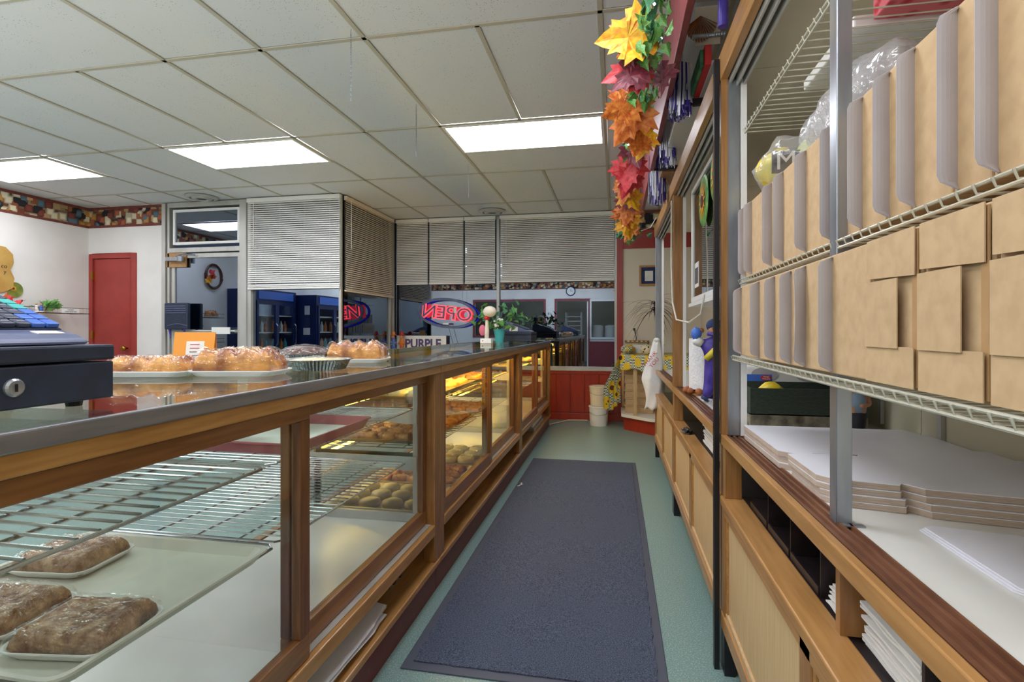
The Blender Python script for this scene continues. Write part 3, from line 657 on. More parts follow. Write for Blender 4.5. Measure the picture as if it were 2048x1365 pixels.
pie('foil tin with domed chocolate cake behind the front pie tin', -1.27, 2.0, .108, .034, 'choc', .04)
t_ = thing('clamshell_box', 'clear plastic clamshell with cookies in front of the orange card', 'container', (-1.40, 1.50, Z))
T = Matrix.Translation((-1.41, 1.515, Z)) @ Matrix.Rotation(.19, 4, 'Z')
MB().prism([(-.11, -.05), (.11, -.05), (.11, .045), (-.11, .045)], .004, .028, T).build('cookies', 'cookie', t_)
B(-.12, .12, -.055, .052, 0, .036, T=T).build('clear_box', 'bag', t_); B(-.122, .122, -.058, .055, .036, .042, T=T).build('lid', 'bag', t_)
t_ = thing('tent_card', 'folded orange tent card with small white notice on the case top', 'sign', (-1.47, 1.59, Z))
T = Matrix.Translation((-1.465, 1.63, Z)) @ Matrix.Rotation(.30, 4, 'Z')
for s in (-1, 1):
    A = T @ Matrix.Translation((0, -.025*s, 0)) @ Matrix.Rotation(-s*R(11), 4, 'X')
    B(-.068, .068, -.0008, .0008, 0, .128, T=A).build('card_face', 'orange', t_)
    if s > 0:
        B(-.025, .035, -.0022, -.0009, .03, .095, T=A).build('notice', 'paper', t_)
        for k in range(4): B(-.012, .02, -.0030, -.0023, .082-k*.013, .0845-k*.013, T=A).build('print_line', 'textr' if k < 2 else 'text', t_)
# near cash register
def register(label, x0, x1, y0, y1, z, flip=False, near=True):
    """drawer faces the aisle (+x); keyboard slopes down towards the aisle"""
    t_ = thing('cash_register', label, 'cash register', ((x0+x1)/2, (y0+y1)/2, z), 'cash registers on the case tops')
    for x in (x0+.03, x1-.04):
        for y in (y0+.03, y1-.04): MB().lathe([(.012, 0), (.014, .012)], (x, y, z), 10).build('foot', 'black', t_)
    B(x0, x1, y0, y1, z+.012, z+.078).build('drawer', 'reg', t_, bevel=.003)
    B(x0-.0, x1+.002, y0-.001, y1+.001, z+.081, z+.108).build('drawer_top', 'reg', t_, bevel=.004)
    if near:
        lk = MB().lathe([(.014, 0), (.014, .004), (.011, .007), (.004, .006)], (x1, (y0+y1)/2+.065, z+.046), 20, Matrix.Rotation(PI/2, 4, 'Y')).build('lock', 'steel', t_, smooth=False)
        B(x1+.005, x1+.0078, (y0+y1)/2+.0635, (y0+y1)/2+.0665, z+.040, z+.052).build('key_slot', 'black', lk)
    zb = z+.109; a, b = y0+.035, y1-.03
    prof = [(x1-.018, zb), (x1-.022, zb+.009), (x1-.042, zb+.0175), (x1-.065, zb+.0225), (x1-.30, zb+.116), (x1-.34, zb+.116), (x0+.02, zb+.10), (x0+.01, zb)]
    TT = Matrix.Translation((0, b, 0)) @ Matrix.Rotation(PI/2, 4, 'X')
    MB().prism(prof, 0, b-a, TT).build('body', 'regl', t_, bevel=.008)
    sl = math.atan2(.0935, .235)
    A = Matrix.Translation((x1-.142, 0, zb+.0535)) @ Matrix.Rotation(sl, 4, 'Y')
    B(-.082, .075, a+.012, b-.006, -.004, .0015, T=A).build('key_bed', 'reg', t_)
    cols = int((b-a-.022)/.0235)
    for r_ in range(6):
        for c_ in range(cols):
            yy = b-.008-.020-(cols-1-c_)*.0235; xx = -.078+r_*.0255
            mm = 'key'
            if c_ == cols-1: mm = 'keyt' if r_ in (1, 2) else ('keyb' if r_ > 2 else 'key')
            elif c_ == cols-2 and r_ > 3: mm = 'keyb'
            k = B(xx, xx+.0215, yy, yy+.020, .0017, .010, T=A).build('key', mm, t_, bevel=.0015)
            if near and mm == 'key': B(xx+.009, xx+.0125, yy+.004, yy+.016, .0101, .0105, T=A).build('key_print', 'keyp', k)
    if near:
        A2 = Matrix.Translation((x1-.0535, 0, zb+.0202)) @ Matrix.Rotation(R(12), 4, 'Y')
        B(-.0095, .0095, b-.065, b-.022, -.001, .0016, T=A2).build('paper_slip', 'paper', t_)
    B(x0+.03, x0+.05, a+.10, a+.12, zb+.10, zb+.16).build('pole_display_stem', 'reg', t_); B(x0+.02, x0+.06, a+.02, a+.2, zb+.16, zb+.22).build('customer_display', 'reg', t_, bevel=.004)
    return t_
register('near dark blue cash register with lock on its drawer and coloured keys', -1.33, -.90, .35, .81, Z)
register('small far cash register beside the teal flower pot', -1.26, -.875, 5.55, 5.93, Z, near=False)
B(-1.11, -1.02, 5.545, 5.549, Z+.12, Z+.165).build('label', 'paper', kids and [o for o in bpy.data.objects if o.name == 'cash_register.001'][0])
# pastries inside the lit cases
def spiral(r=.056, h=.040):
    m = MB().lathe([(r*.9, 0), (r, h*.35), (r*.97, h*.75), (r*.8, h), (.004, h*1.02)], (0, 0, 0), 16); pts = []
    for k in range(30): a = k*.5; q = r*.82*(1-k/32); pts.append((q*math.cos(a), q*math.sin(a), h*1.0))
    return m.tube(pts, .0075, 5)
def bun(r=.045, h=.034): return MB().lathe([(r*.7, .001), (r*.97, h*.25), (r, h*.5), (r*.85, h*.85), (r*.45, h*1.1), (.003, h*1.15)], (0, 0, 0), 14)
def wedge(r=.05, h=.03): return lumpy(10, 8, .105, .075, h, rolls, None, 3)
def cookie(r=.042, h=.014): return MB().lathe([(r*.7, 0), (r, h*.3), (r*.95, h*.8), (r*.5, h), (.003, h*1.05)], (0, 0, 0), 14)
def iced(r=.053, h=.040):
    return MB().lathe([(r*.85, 0), (r, h*.4), (r*.9, h*.8), (r*.5, h), (.003, h*1.04)], (0, 0, 0), 16)
shapes = {'roll': (spiral, 'icing', 'cinnamon_roll', 'roll'), 'bun': (bun, 'bread2', 'sweet_bun', 'bun'), 'wedge': (wedge, 'bread', 'danish', 'pastry'), 'cookie': (cookie, 'cookie', 'cookie', 'cookie'), 'iced': (iced, 'icing', 'iced_cookie', 'cookie')}
meshes = {}
def fill(kind, x0, x1, y0, y1, z, nx, ny, label, group, nmg):
    fn, m, nm, cat = shapes[kind]
    for i in range(nx):
        for j in range(ny):
            x = x0+(i+.5)*(x1-x0)/nx+rnd.uniform(-.005, .005); y = y0+(j+.5)*(y1-y0)/ny+rnd.uniform(-.005, .005)
            if kind not in meshes:
                o = fn().build(nm, m, smooth=True, at=(0, 0, 0)); meshes[kind] = o
            else: o = meshes[kind].copy(); COL.objects.link(o)
            rows = ['rear row', 'second row', 'middle row', 'fourth row', 'aisle row'] if nx == 5 else ['rear row', 'second row', 'third row', 'aisle row']
            lb = '%s, %s in the %s, %s' % (label, ['first', 'second', 'third', 'last'][j if ny == 4 else (j if j < 2 else 3)], rows[i], group)
            o.location = (x, y, z); o.rotation_euler.z = rnd.uniform(-.6, .6) if kind == 'wedge' else rnd.uniform(0, 6.28); tag(o, lb, cat, nmg)
spec = [('iced', 2.36, 2.76, .306, 'gtray', 'deck', 'nearest floor tray, middle case', 'thick round iced cookie'),
        ('wedge', 2.80, 3.22, .306, 'gtray', 'deck', 'second floor tray, middle case', 'folded golden pastry'),
        ('roll', 3.26, 3.72, .306, 'gtray', 'deck', 'third floor tray, middle case', 'swirled cinnamon roll'),
        ('wedge', 2.42, 2.86, .624, 'gtray', 'low', 'near lower tray, middle case', 'glazed twisted pastry'),
        ('bun', 2.90, 3.28, .624, 'gtray', 'low', 'second lower tray, middle case', 'round glazed bun'),
        ('wedge', 3.38, 3.80, .624, 'gtray', 'low', 'third lower tray, middle case', 'flaky golden pastry'),
        ('iced', 2.42, 2.84, .838, 'gtray', 'up', 'near upper tray, middle case', 'pale frosted cake slice'),
        ('bun', 2.88, 3.28, .838, 'gtray', 'up', 'second upper tray, middle case', 'golden bun'),
        ('wedge', 3.38, 3.82, .838, 'gtray', 'up', 'third upper tray, middle case', 'yellow filled pastry'),
        ('wedge', 4.55, 5.0, .624, 'gtray', 'low', 'near lower tray, far case', 'brown pastry'),
        ('bun', 5.45, 5.9, .838, 'gtray', 'up', 'far upper tray, far case', 'small golden bun'),
        ('cookie', 4.55, 5.0, .838, 'gtray', 'up', 'near upper tray, far case', 'flat round cookie')]
for kind, y0, y1, z, m, _, place, nm in spec:
    tray('baking_tray', 'shallow metal tray of pastries, '+place, m, -1.38, -.885, y0, y1, z, .016, .02, .002, 'pastry trays in the lit cases')
    nx, ny = (4, 3) if kind in ('iced', 'roll') else ((5, 4) if kind in ('bun', 'cookie') else (5, 3))
    fill(kind, -1.36, -.905, y0+.02, y1-.02, z+.0022, nx, ny, nm, place, nm+'s on the '+place)
# cubby contents
t_ = thing('paper_stack', 'curled stack of white wax paper sheets in the nearest case cubby', 'paper', (-.95, 1.2, .152))
def ps(dz, xo, yo): return lambda u, v: (-1.20+u*.40+xo-(.01*(v > .9)), .55+v*1.20+yo, .153+dz+.05*math.sin(u*PI)*.6*(1-.3*v)+.008*math.sin(v*9+dz*90))
for k in range(6): MB().sheet(ps(.004+k*.008, .006*(k % 3), .012*((k*5) % 3)), 12, 20, .0015).build('sheet', 'wboard', t_)
t_ = thing('outlet_box', 'grey metal double socket box sitting in the nearest case cubby', 'socket', (-.95, 2.02, .151))
B(-.97, -.87, 1.96, 2.08, .151, .235).build('box', 'steel', t_, bevel=.004)
for y in (1.99, 2.05):
    for z in (.175, .212): 
        f = MB().lathe([(.016, 0), (.016, .004)], (-.87, y, z), 14, Matrix.Rotation(PI/2, 4, 'Y')).build('socket', 'black', t_)
tag(MB().lathe([(.035, 0), (.035, .22)], (-.90, 3.55, .186), 16, Matrix.Rotation(PI/2-.0, 4, 'X') @ Matrix.Translation((0, 0, 0))).build('paper_roll', 'bread2', at=(-.9, 3.45, .151)), 'yellowish paper roll in the middle case cubby', 'paper roll')
for k in range(3):
    tag(B(-1.1+.01*k, -.80-.015*k, 5.25+.03*k, 5.95-.02*k, .151+k*.036, .185+k*.036).build('flat_carton', 'grey' if k != 1 else 'white', bevel=.004, at=(-.95, 5.6, .151+k*.036)), ('bottom', 'middle', 'top')[k]+' flat grey white carton in the far case cubby', 'carton', 'flat cartons in the far case cubby')
tag(MB().tube([(-.80, 6.48, .012), (-.74, 6.6, .012), (-.66, 6.72, .012), (-.60, 6.85, .012), (-.35, 6.88, .012)], .008, 6).build('extension_cord', 'cord', at=(-.7, 6.6, 0)), 'pale cord lying on the floor by the far case end', 'cord')
tag(MB().tube([(-.72, 3.9, .006), (-.69, 3.94, .012), (-.71, 3.98, .005), (-.68, 4.02, .006)], .004, 5).build('plastic_tie', 'white', at=(-.7, 3.95, 0)), 'small white plastic tie dropped beside the kickboard', 'litter')
# ================================================================ wall hutches (right)
XH, XW = .36, .98
def hutch(y0, y1, label, idx):
    t_ = thing('bakery_hutch', label, 'cabinet', (.67, (y0+y1)/2, 0), 'wooden wall hutches along the right side')
    for y in (y0+.005, y1-.045): B(XH+.005, XH+.04, y, y+.04, 0, .15).build('leg', 'black', t_)
    B(XH+.045, XW, y0+.002, y1-.002, .15, .17).build('bottom_board', 'wood2', t_)
    B(XH, XH+.028, y0+.002, y1-.002, .15, .205).build('bottom_rail', 'wood2', t_, bevel=.003)
    B(XH+.006, XH+.03, y0+.06, y1-.06, .205, .222).build('panel_bead', 'kraft', t_)
    ym = (y0+y1)/2
    for a, b in ((y0+.002, y0+.055), (ym-.03, ym+.03), (y1-.055, y1-.002)): B(XH+.003, XH+.028, a, b, .205, .575).build('stile', 'wood2v', t_, bevel=.003)
    for a, b in ((y0+.056, ym-.031), (ym+.031, y1-.056)):
        f = B(XH+.014, XH+.022, a, b, .222, .545).build('panel', 'oak', t_)
        B(XH+.008, XH+.0135, a, a+.014, .222, .545).build('bead', 'wood2', f); B(XH+.008, XH+.0135, b-.014, b, .222, .545).build('bead', 'wood2', f)
    B(XH+.003, XH+.028, y0+.055, y1-.055, .545, .575).build('upper_rail', 'wood2', t_)
    B(XH-.004, XH+.070, y0+.001, y1-.001, .575, .604).build('counter_cap', 'wood2', t_, bevel=.004)
    B(XH+.071, XW, y0+.002, y1-.002, .585, .599).build('cubby_floor', 'cub', t_); B(.93, .94, y0+.04, y1-.04, .60, .78).build('cubby_back', 'cub', t_)
    for y in (y0+.002, y1-.042): B(XH+.006, XH+.062, y, y+.04, .604, .782).build('post', 'wood2v', t_, bevel=.003)
    B(XH+.0, XH+.018, y0+.001, y1-.001, .782, .818).build('ledge_edge', 'wood2', t_, bevel=.003)
    m = MB().box(XH+.018, XH+.075, y0+.002, y1-.002, .795, .808)
    for k in range(4): m.box(XH+.021+k*.0165, XH+.0255+k*.0165, y0+.003, y1-.003, .808, .8155)
    m.build('door_track', 'track', t_)
    B(XH+.075, XW, y0+.002, y1-.002, .79, .8125).build('deck', 'lam', t_)
    B(XH+.006, XH+.06, y1-.02, y1-.002, .816, 2.045).build('end_jamb', 'wood2v' if idx == 1 else 'steel', t_, bevel=.002)
    if idx > 0: B(XH+.002, XH+.045, y0+.002, y0+.022, .819, 2.045).build('jamb', 'wood2v', t_)
    B(XH+.062, XH+.082, y1-.02, y1-.005, .816, 2.045).build('white_jamb', 'white', t_)
    B(XH, XH+.02, y1-.021, y1-.002, .819, 2.045).build('edge_strip', 'wood2v', t_) if idx == 0 else None
    B(XH-.003, XH+.022, y0+.001, y1-.001, 2.045, 2.14).build('header', 'wood2', t_, bevel=.003)
    for k in range(3): B(XH+.026+k*.022, XH+.034+k*.022, y0+.003, y1-.003, 2.02 if k else 2.03, 2.08).build('upper_track', 'alu', t_, bevel=.002)
    B(XH+.022, XW, y0+.002, y1-.002, 2.08, 2.12).build('roof_panel', 'cream', t_)
    B(XW, XW+.012, y0+.002, y1-.002, .15, 2.12).build('back_panel', 'lamc', t_)
    for y in (y0+.25, ym, y1-.12): B(XW-.014, XW-.001, y-.012, y+.012, .83, 2.05).build('shelf_standard', 'alu', t_)
    return t_
hA = hutch(.30, 1.95, 'nearest hutch with kraft boxes on its wire shelves and sliding door tracks', 0)
hB = hutch(1.95, 3.53, 'middle hutch holding paper towels and a leaning framed glass', 1)
hC = hutch(3.53, 5.10, 'farthest hutch with plastic bag hung at its end', 2)
for y in (1.952, 3.532): tag(B(XH-.022, XH-.005, y-.014, y+.014, 0.0, 2.12).build('black_upright', 'black', at=(XH-.014, y, 0)), 'tall black upright strip between the %s hutches' % ('nearest and middle' if y < 2 else 'middle and farthest'), 'upright') if y < 2 else None
# steel post in the near hutch
t_ = thing('shelf_post', 'grey steel post with foot plate standing in the nearest hutch opening', 'post', (.424, 1.118, .8125))
MB().box(.412, .438, 1.10, 1.104, .813, 2.07).box(.412, .416, 1.104, 1.136, .813, 2.07).box(.434, .438, 1.104, 1.125, .813, 2.07).build('channel', 'steel', t_, bevel=.001)
B(.418, .455, 1.085, 1.10, .8128, .8155).build('foot_plate', 'steel', t_)
# black bin dividers and paper in the cubbies
for k, y in enumerate((1.65, 1.45, 1.25)):
    t_ = thing('bin_tray', ('black cubby tray nearest the wooden end post', 'middle black cubby tray', 'black cubby tray beside the wooden divider')[k], 'tray', (.65, y+.09, .604), 'black trays in the nearest hutch cubby')
    B(.436, .90, y+.004, y+.19, .6005, .612).build('base', 'cub', t_); B(.436, .90, y, y+.004, .6005, .765).build('divider', 'cub', t_); B(.432, .437, y+.004, y+.19, .6005, .622).build('lip', 'cub', t_)
t_ = thing('cubby_divider', 'brown wooden divider board with notched top in the nearest hutch cubby', 'divider', (.6, 1.105, .604))
MB().box(.415, .90, 1.095, 1.115, .6045, .768).build('board', 'wood2v', t_); B(.415, .44, 1.088, 1.122, .768, .781).build('cleat', 'wood2', t_)
tag(B(.436, .90, .858, .866, .600, .765).build('cubby_partition', 'cub', at=(.6, .86, .6)), 'black partition between the two piles of white paper bags', 'partition')
ordn = ['top', 'second', 'third', 'fourth', 'fifth', 'sixth', 'seventh', 'eighth', 'ninth', 'tenth', 'eleventh', 'twelfth', 'thirteenth', 'fourteenth']
def bags(y0, y1, n, th, nm, x0=.437, x1=.80, zb=.600):
    for k in range(n):
        o_ = rnd.uniform(0, .016); dy = rnd.uniform(-.006, .006); zz = zb+.001+k*th; a = rnd.uniform(0, 6)
        fn = lambda u, v: (x0+o_+u*(x1-x0), y0+.008+dy+v*(y1-y0-.016), zz+th*.5+.25*th*math.sin(v*11+a)*math.cos(u*7+a)-.0*(u < .1))
        tag(MB().sheet(fn, 12, 14, th*.55).build('paper_bag', 'paper', at=((x0+x1)/2, (y0+y1)/2, zz)), '%s white paper bag of the pile %s' % (ordn[n-1-k], nm), 'paper bag', 'flat white paper bags '+nm)
bags(.872, 1.085, 14, .0088, 'beside the brown cubby divider')
bags(.47, .852, 9, .0095, 'nearest the camera in the hutch cubby')
bags(1.125, 1.235, 8, .006, 'behind the brown cubby divider')
bags(2.45, 2.85, 12, .0085, 'in the middle hutch cubby')
for k, (ya, yb, nm) in enumerate(((.90, 1.07, 'beside the brown divider'), (.60, .84, 'nearest the camera'))):
    t_ = tag(MB().sheet(lambda u, v: (.47+u*.3, ya+v*(yb-ya)-u*.05, (.735 if k == 0 else .70)+u*.03+.004*math.sin(v*6)), 10, 10, .003).build('paper_sheet', 'wboard', at=(.6, ya, .73)), 'smooth white sheet lying on the paper bags '+nm, 'paper')
# ---- wire shelves in the near hutch
g = 'white wire shelves in the nearest hutch'
def wshelf(z, x0, label, y0=.32, y1=1.90, pitch=.032): 
    t_ = rack(y0, y1, z, pitch, label, .0024, x0, x1=0 or .95, group=g, m='wirew')
    n = 40
    return t_
def rack2(z, xf, label, y0=.32, y1=1.905, pitch=.032):
    t_ = thing('wire_shelf', label, 'shelf', ((xf+.95)/2, (y0+y1)/2, z), g)
    for x, dz in ((xf, 0), (xf, .014), (.70, -.004), (.95, 0)): MB().tube([(x, y0, z+dz), (x, y1, z+dz)], .0028, 8).build('rim_wire', 'wirew', t_)
    n = int((y1-y0)/pitch); w_ = (.95-xf)/2
    s = MB().tube([(-w_-.006, 0, .014), (-w_-.002, 0, .0028), (w_, 0, .0028)], .0019, 6).build('wire', 'wirew'); s.parent = t_
    for i in range(n+1):
        yy = -(y1-y0)/2+(y1-y0)*i/n
        if i == 0: s.location = (0, yy, 0)
        else: inst(s, (0, yy, 0), t_)
rack2(1.078, .392, 'lower wire shelf carrying the lower row of kraft boxes')
rack2(1.335, .415, 'wire shelf between the two rows of kraft boxes')
rack2(1.845, .43, 'top wire shelf with toys and boxes lying on it', pitch=.036)
# ---- kraft boxes
def kbox(yf, yn, x, z0, h, label, group, style='flap', d=.20, bow=0):
    t_ = thing('bakery_box', label, 'box', (x+d/2, (yf+yn)/2, z0), group)
    yf -= .0025; yn += .0015 if style == 'flap' else .006
    B(x, x+d, yn, yf, z0, z0+h).build('body', 'kraft', t_, bevel=.0025)
    if style == 'flap':
        r_ = .03
        def fn(u, v):
            cut = r_*(1-math.sqrt(max(0, 1-(max(0, abs(v-.5)-.42)/.08)**2)))*1.0
            return (x-.0005-u*(.026-min(cut, .024)), yf-.006-.006*math.sin(u*2)+bow*math.sin(v*PI)*u, z0+.004+v*(h-.008))
        MB().sheet(fn, 5, 24, .0012).build('flap', 'grey', t_, smooth=False)
    else:
        W = yf-yn
        def plate(a, b, c_, e, dx, m='kraft', skew=0): return MB().prism([(a, c_), (b, c_+skew), (b, e), (a, e)], 0, .0016, Matrix(((0, 0, 1, x-dx), (1, 0, 0, 0), (0, 1, 0, 0), (0, 0, 0, 1))))
        plate(yn+.002, yf-.002, z0+.002, z0+h*.26, .0094).build('lower_flap', 'kraft', t_)
        plate(yn+.002, yf-.002, z0+h*.70, z0+h-.001, .0080, skew=.006).build('upper_flap', 'kraft', t_)
        plate(yn+W*.28, yf-.004, z0+h*.25, z0+h*.70, .0118).build('tongue', 'kraft', t_)
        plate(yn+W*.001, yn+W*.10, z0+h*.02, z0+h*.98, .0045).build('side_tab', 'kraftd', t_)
low = [1.83, 1.613, 1.466, 1.337, 1.242, 1.099, .937, .789, .652, .50, .36]
for i, (a, b) in enumerate(zip(low, low[1:])):
    kbox(a, b, .400, 1.098, .222, 'kraft box in the lower row, %s counted from the far jamb%s' % (ordn[i] if i else 'first', ', grey flap out' if i < 6 else ', locked flaps facing out'), 'kraft boxes in the lower row', 'flap' if i < 6 else 'lock', bow=(-.012 if i in (4, ) else .0))
up = [1.90, 1.824, 1.605, 1.5, 1.332, 1.178, 1.049, .955, .882, .783, .71, .62, .52, .40]
hh = [.20, .225, .225, .235, .235, .245, .245, .245, .25, .25, .25, .25, .25]
for i, (a, b) in enumerate(zip(up, up[1:])):
    kbox(a, b, .430, 1.355, .24, 'kraft box in the upper row, %s counted from the far jamb' % (ordn[i] if i else 'first'), 'kraft boxes in the upper row')
# ---- bagged goods above the upper row
t_ = thing('snack_bag', 'clear bag of yellow packets printed M on top of the upper box row', 'bag', (.52, 1.77, 1.597))
MB().ball((.49, 1.75, 1.672), (.062, .08, .055), 16, 10, None, .25, 3).build('packet', 'yellow', t_, smooth=True)
MB().ball((.585, 1.70, 1.70), (.06, .055, .05), 16, 10, None, .2, 5).build('packet', 'lime', t_, smooth=True)
B(.452, .528, 1.672, 1.676, 1.64, 1.705).build('black_label', 'black', t_)
text('M', .075, 'white', 'letter', t_, facing((0, 1, 0), (.49, 1.671, 1.673)), .0008)
MB().ball((.52, 1.73, 1.672), (.10, .165, .074), 26, 16, None, .35, 8).build('film', 'bag', t_, smooth=True)
t_ = thing('cup_sleeve', 'crinkled clear sleeve of plastic domes behind the steel post', 'bag', (.56, 1.35, 1.597))
for k in range(7):
    MB().lathe([(.078, 0), (.074, .02), (.05, .05), (.02, .06)], (.55, 1.50-k*.05, 1.68), 22, Matrix.Rotation(-PI/2, 4, 'X')).build('dome', 'bag', t_, smooth=True)
MB().ball((.55, 1.32, 1.685), (.088, .22, .087), 26, 18, None, .25, 2).build('sleeve', 'bag', t_, smooth=True)
# ---- top shelf: flat boxes and toys
t_ = thing('patterned_box', 'pink and red patterned flat box with pennant print on top wire shelf', 'box', (.74, 1.0, 1.852))
B(.55, .93, .72, 1.28, 1.853, 1.91).build('box', 'quilt', t_, bevel=.003)
B(.60, .90, .80, 1.06, 1.8508, 1.8529).build('white_panel', 'white', t_)
for k, c in enumerate(('reds', 'orange', 'blue', 'reds')): MB().prism([(.64+k*.06, .86), (.69+k*.06, .86), (.665+k*.06, .95)], 1.8495, 1.8507).build('pennant', c, t_)
for i, (a, lab, m) in enumerate((((.52, .94, 1.30, 1.62, 1.853, 1.88), 'white flat carton on the top wire shelf beside the far jamb', 'white'), ((.62, .93, 1.64, 1.80, 1.853, 1.87), 'yellow sheet with white border on the top wire shelf near the far jamb', 'yellow'), ((.50, .93, .36, .69, 1.853, 1.895), 'white flat carton on the top wire shelf nearest the camera', 'white'), ((.60, .93, .42, .60, 1.897, 1.93), 'yellow packet on the nearest white carton', 'yellow'), ((.70, .78, .75, 1.25, 1.912, 1.95), 'dark green rolled cloth lying on the patterned box', 'green_box'))):
    tag(B(*a).build('flat_package', m, bevel=.004, at=((a[0]+a[1])/2, (a[2]+a[3])/2, a[4])), lab, 'package')
# ---- stacked flat cake boxes on the deck
def blank_pile(outline, z0, n, th, nm, step=.004):
    for k in range(n):
        dx, dy = rnd.uniform(-step, step), rnd.uniform(-step, step)+step*(k-n/2)*.6
        p = [(x+dx, y+dy) for x, y in outline]; z = z0+k*th
        t_ = thing('cake_box_bundle', '%s bundle of flat white cake boxes in the %s' % (['bottom', 'second', 'third', 'top'][k if k < n-1 else 3], nm), 'flat boxes', (sum(a for a, b in p)/len(p), sum(b for a, b in p)/len(p), z), 'bundles in the '+nm)
        MB().prism(p, z+.0003, z+th-.0018).build('board_edges', 'bedge', t_); MB().prism([(a*.999+.0005, b) for a, b in p], z+th-.0018, z+th-.0003).build('top_board', 'wboard', t_)
A_ = [(.425, 1.90), (.425, 1.52), (.455, 1.49), (.52, 1.47), (.50, 1.50), (.53, 1.505), (.96, 1.505), (.96, 1.60), (.93, 1.61), (.93, 1.80), (.90, 1.90)]
B_ = [(.43, 1.44), (.43, 1.25), (.455, 1.215), (.565, 1.19), (.575, 1.205), (.60, 1.17), (.96, 1.10), (.96, 1.30), (.90, 1.32), (.92, 1.35), (.955, 1.36), (.955, 1.465), (.60, 1.465), (.59, 1.445), (.55, 1.465)]
blank_pile(A_, .813, 3, .0155, 'rear pile'); blank_pile(B_, .813, 4, .0135, 'front pile')
L_ = [(.56, 1.10), (.545, 1.09), (.545, .86), (.555, .845), (.95, .80), (.95, 1.02), (.70, 1.075), (.695, 1.065), (.68, 1.078)]
for k in range(3): tag(MB().prism([(x+.003*k, y-.002*k) for x, y in L_], .813+k*.003, .8155+k*.003).build('flat_box_blank', 'wboard', at=(.7, .95, .813+k*.003)), ('bottom', 'middle', 'top')[k]+' loose flat white box blank in front of the bundles', 'flat box', 'loose flat box blanks')
# ---- things standing deeper on the deck
t_ = thing('linen_box', 'dark green linen open box with metal label holder behind the flat boxes', 'box', (.70, 2.3, .813))
x0, x1, y0, y1, z0, z1 = .50, .90, 2.13, 2.42, .86, .96
B(x0, x1, y0, y1, .8135, .8595).build('stone_print_base', 'rock', t_)
MB().box(x0, x1, y0, y0+.006, z0, z1).box(x0, x1, y1-.006, y1, z0, z1).box(x0, x0+.006, y0+.006, y1-.006, z0, z1).box(x1-.006, x1, y0+.006, y1-.006, z0, z1).box(x0, x1, y0, y1, z0-.0005, z0+.004).build('box', 'green_box', t_)
MB().box(x0-.003, x0, y0+.05, y0+.10, z0+.02, z0+.022).box(x0-.003, x0, y0+.05, y0+.10, z0+.042, z0+.044).box(x0-.003, x0, y0+.05, y0+.052, z0+.02, z0+.044).box(x0-.003, x0, y0+.098, y0+.10, z0+.02, z0+.044).build('label_holder', 'alu', t_)
MB().ball((.60, 2.24, .93), (.05, .03, .045), 12, 8, None, .3).build('yellow_contents', 'yellow', t_, smooth=True)
t_ = thing('dispenser_box', 'white perforated box with round openings and blue red oval label', 'box', (.66, 2.65, .813))
B(.56, .92, 2.48, 2.62, .8135, 1.02).build('box', 'white', t_, bevel=.01)
for x in (.64, .82): MB().lathe([(.055, 0), (.055, .002)], (x, 2.4795, .985), 24, Matrix.Rotation(PI/2, 4, 'X') @ Matrix.Scale(.55, 4, (0, 1, 0))).build('opening', 'grey', t_)
B(.565, .67, 2.477, 2.4795, .955, .985).build('blue_label', 'keyb', t_)
MB().lathe([(.022, 0), (.022, .002)], (.645, 2.4765, .970), 20, Matrix.Rotation(PI/2, 4, 'X') @ Matrix.Scale(.55, 4, (0, 1, 0))).build('red_oval', 'reds', t_)
text('ARNIE\nWACKS', .009, 'white', 'lettering', t_, facing((0, 1, 0), (.645, 2.4740, .970)), .0006)
for i in range(4):
    for j in range(8): B(.5585, .5602, 2.49+i*.03, 2.496+i*.03, .84+j*.022, .846+j*.022).build('perforation', 'grey', t_)
# figurine : man in blue shirt, arms folded
t_ = thing('figurine', 'small statuette of a person in light blue shirt and dark trousers behind the steel post', 'figurine', (.80, 1.98, .813))
def skinned(name, pts, edges, rad, m, parent, sub=2):
    me = bpy.data.meshes.new(name); off = Vector(parent.location)
    me.from_pydata([Vector(p)-off for p in pts], edges, []); o = bpy.data.objects.new(name, me); COL.objects.link(o); o.parent = parent
    sk = o.modifiers.new('skin', 'SKIN'); 
    for v, r in zip(me.skin_vertices[0].data, rad): v.radius = (r, r) if not hasattr(r, '__len__') else r
    me.skin_vertices[0].data[0].use_root = True; sk.use_smooth_shade = True
    ss = o.modifiers.new('sub', 'SUBSURF'); ss.levels = sub; ss.render_levels = sub
    me.materials.append(M[m]); return o
fx, fy, fz = .80, 1.98, .813
MB().lathe([(.045, 0), (.045, .008)], (fx, fy, fz), 20).build('base', 'black', t_)
body = skinned('body', [(fx, fy, fz+.085), (fx, fy, fz+.12), (fx, fy, fz+.15), (fx, fy, fz+.165), (fx, fy, fz+.185),
    (fx+.03, fy, fz+.145), (fx+.038, fy-.005, fz+.115), (fx+.0, fy-.03, fz+.112), (fx-.03, fy, fz+.145), (fx-.038, fy-.005, fz+.115), (fx-.045, fy-.025, fz+.08),
    (fx+.015, fy, fz+.05), (fx+.017, fy, fz+.012), (fx-.015, fy, fz+.05), (fx-.017, fy, fz+.012)],
    [(0, 1), (1, 2), (2, 3), (3, 4), (2, 5), (5, 6), (6, 7), (2, 8), (8, 9), (9, 10), (0, 11), (11, 12), (0, 13), (13, 14)],
    [.024, .027, .02, .009, .016, .012, .010, .007, .012, .010, .007, .014, .010, .014, .010], 'skin', t_)
MB().lathe([(.029, 0), (.033, .03), (.031, .055), (.02, .066), (.012, .068)], (fx, fy, fz+.088), 20, Matrix.Scale(.8, 4, (0, 1, 0))).build('shirt', mat('pale_blue_shirt', '#93abc2', rough=.7), t_, smooth=True)
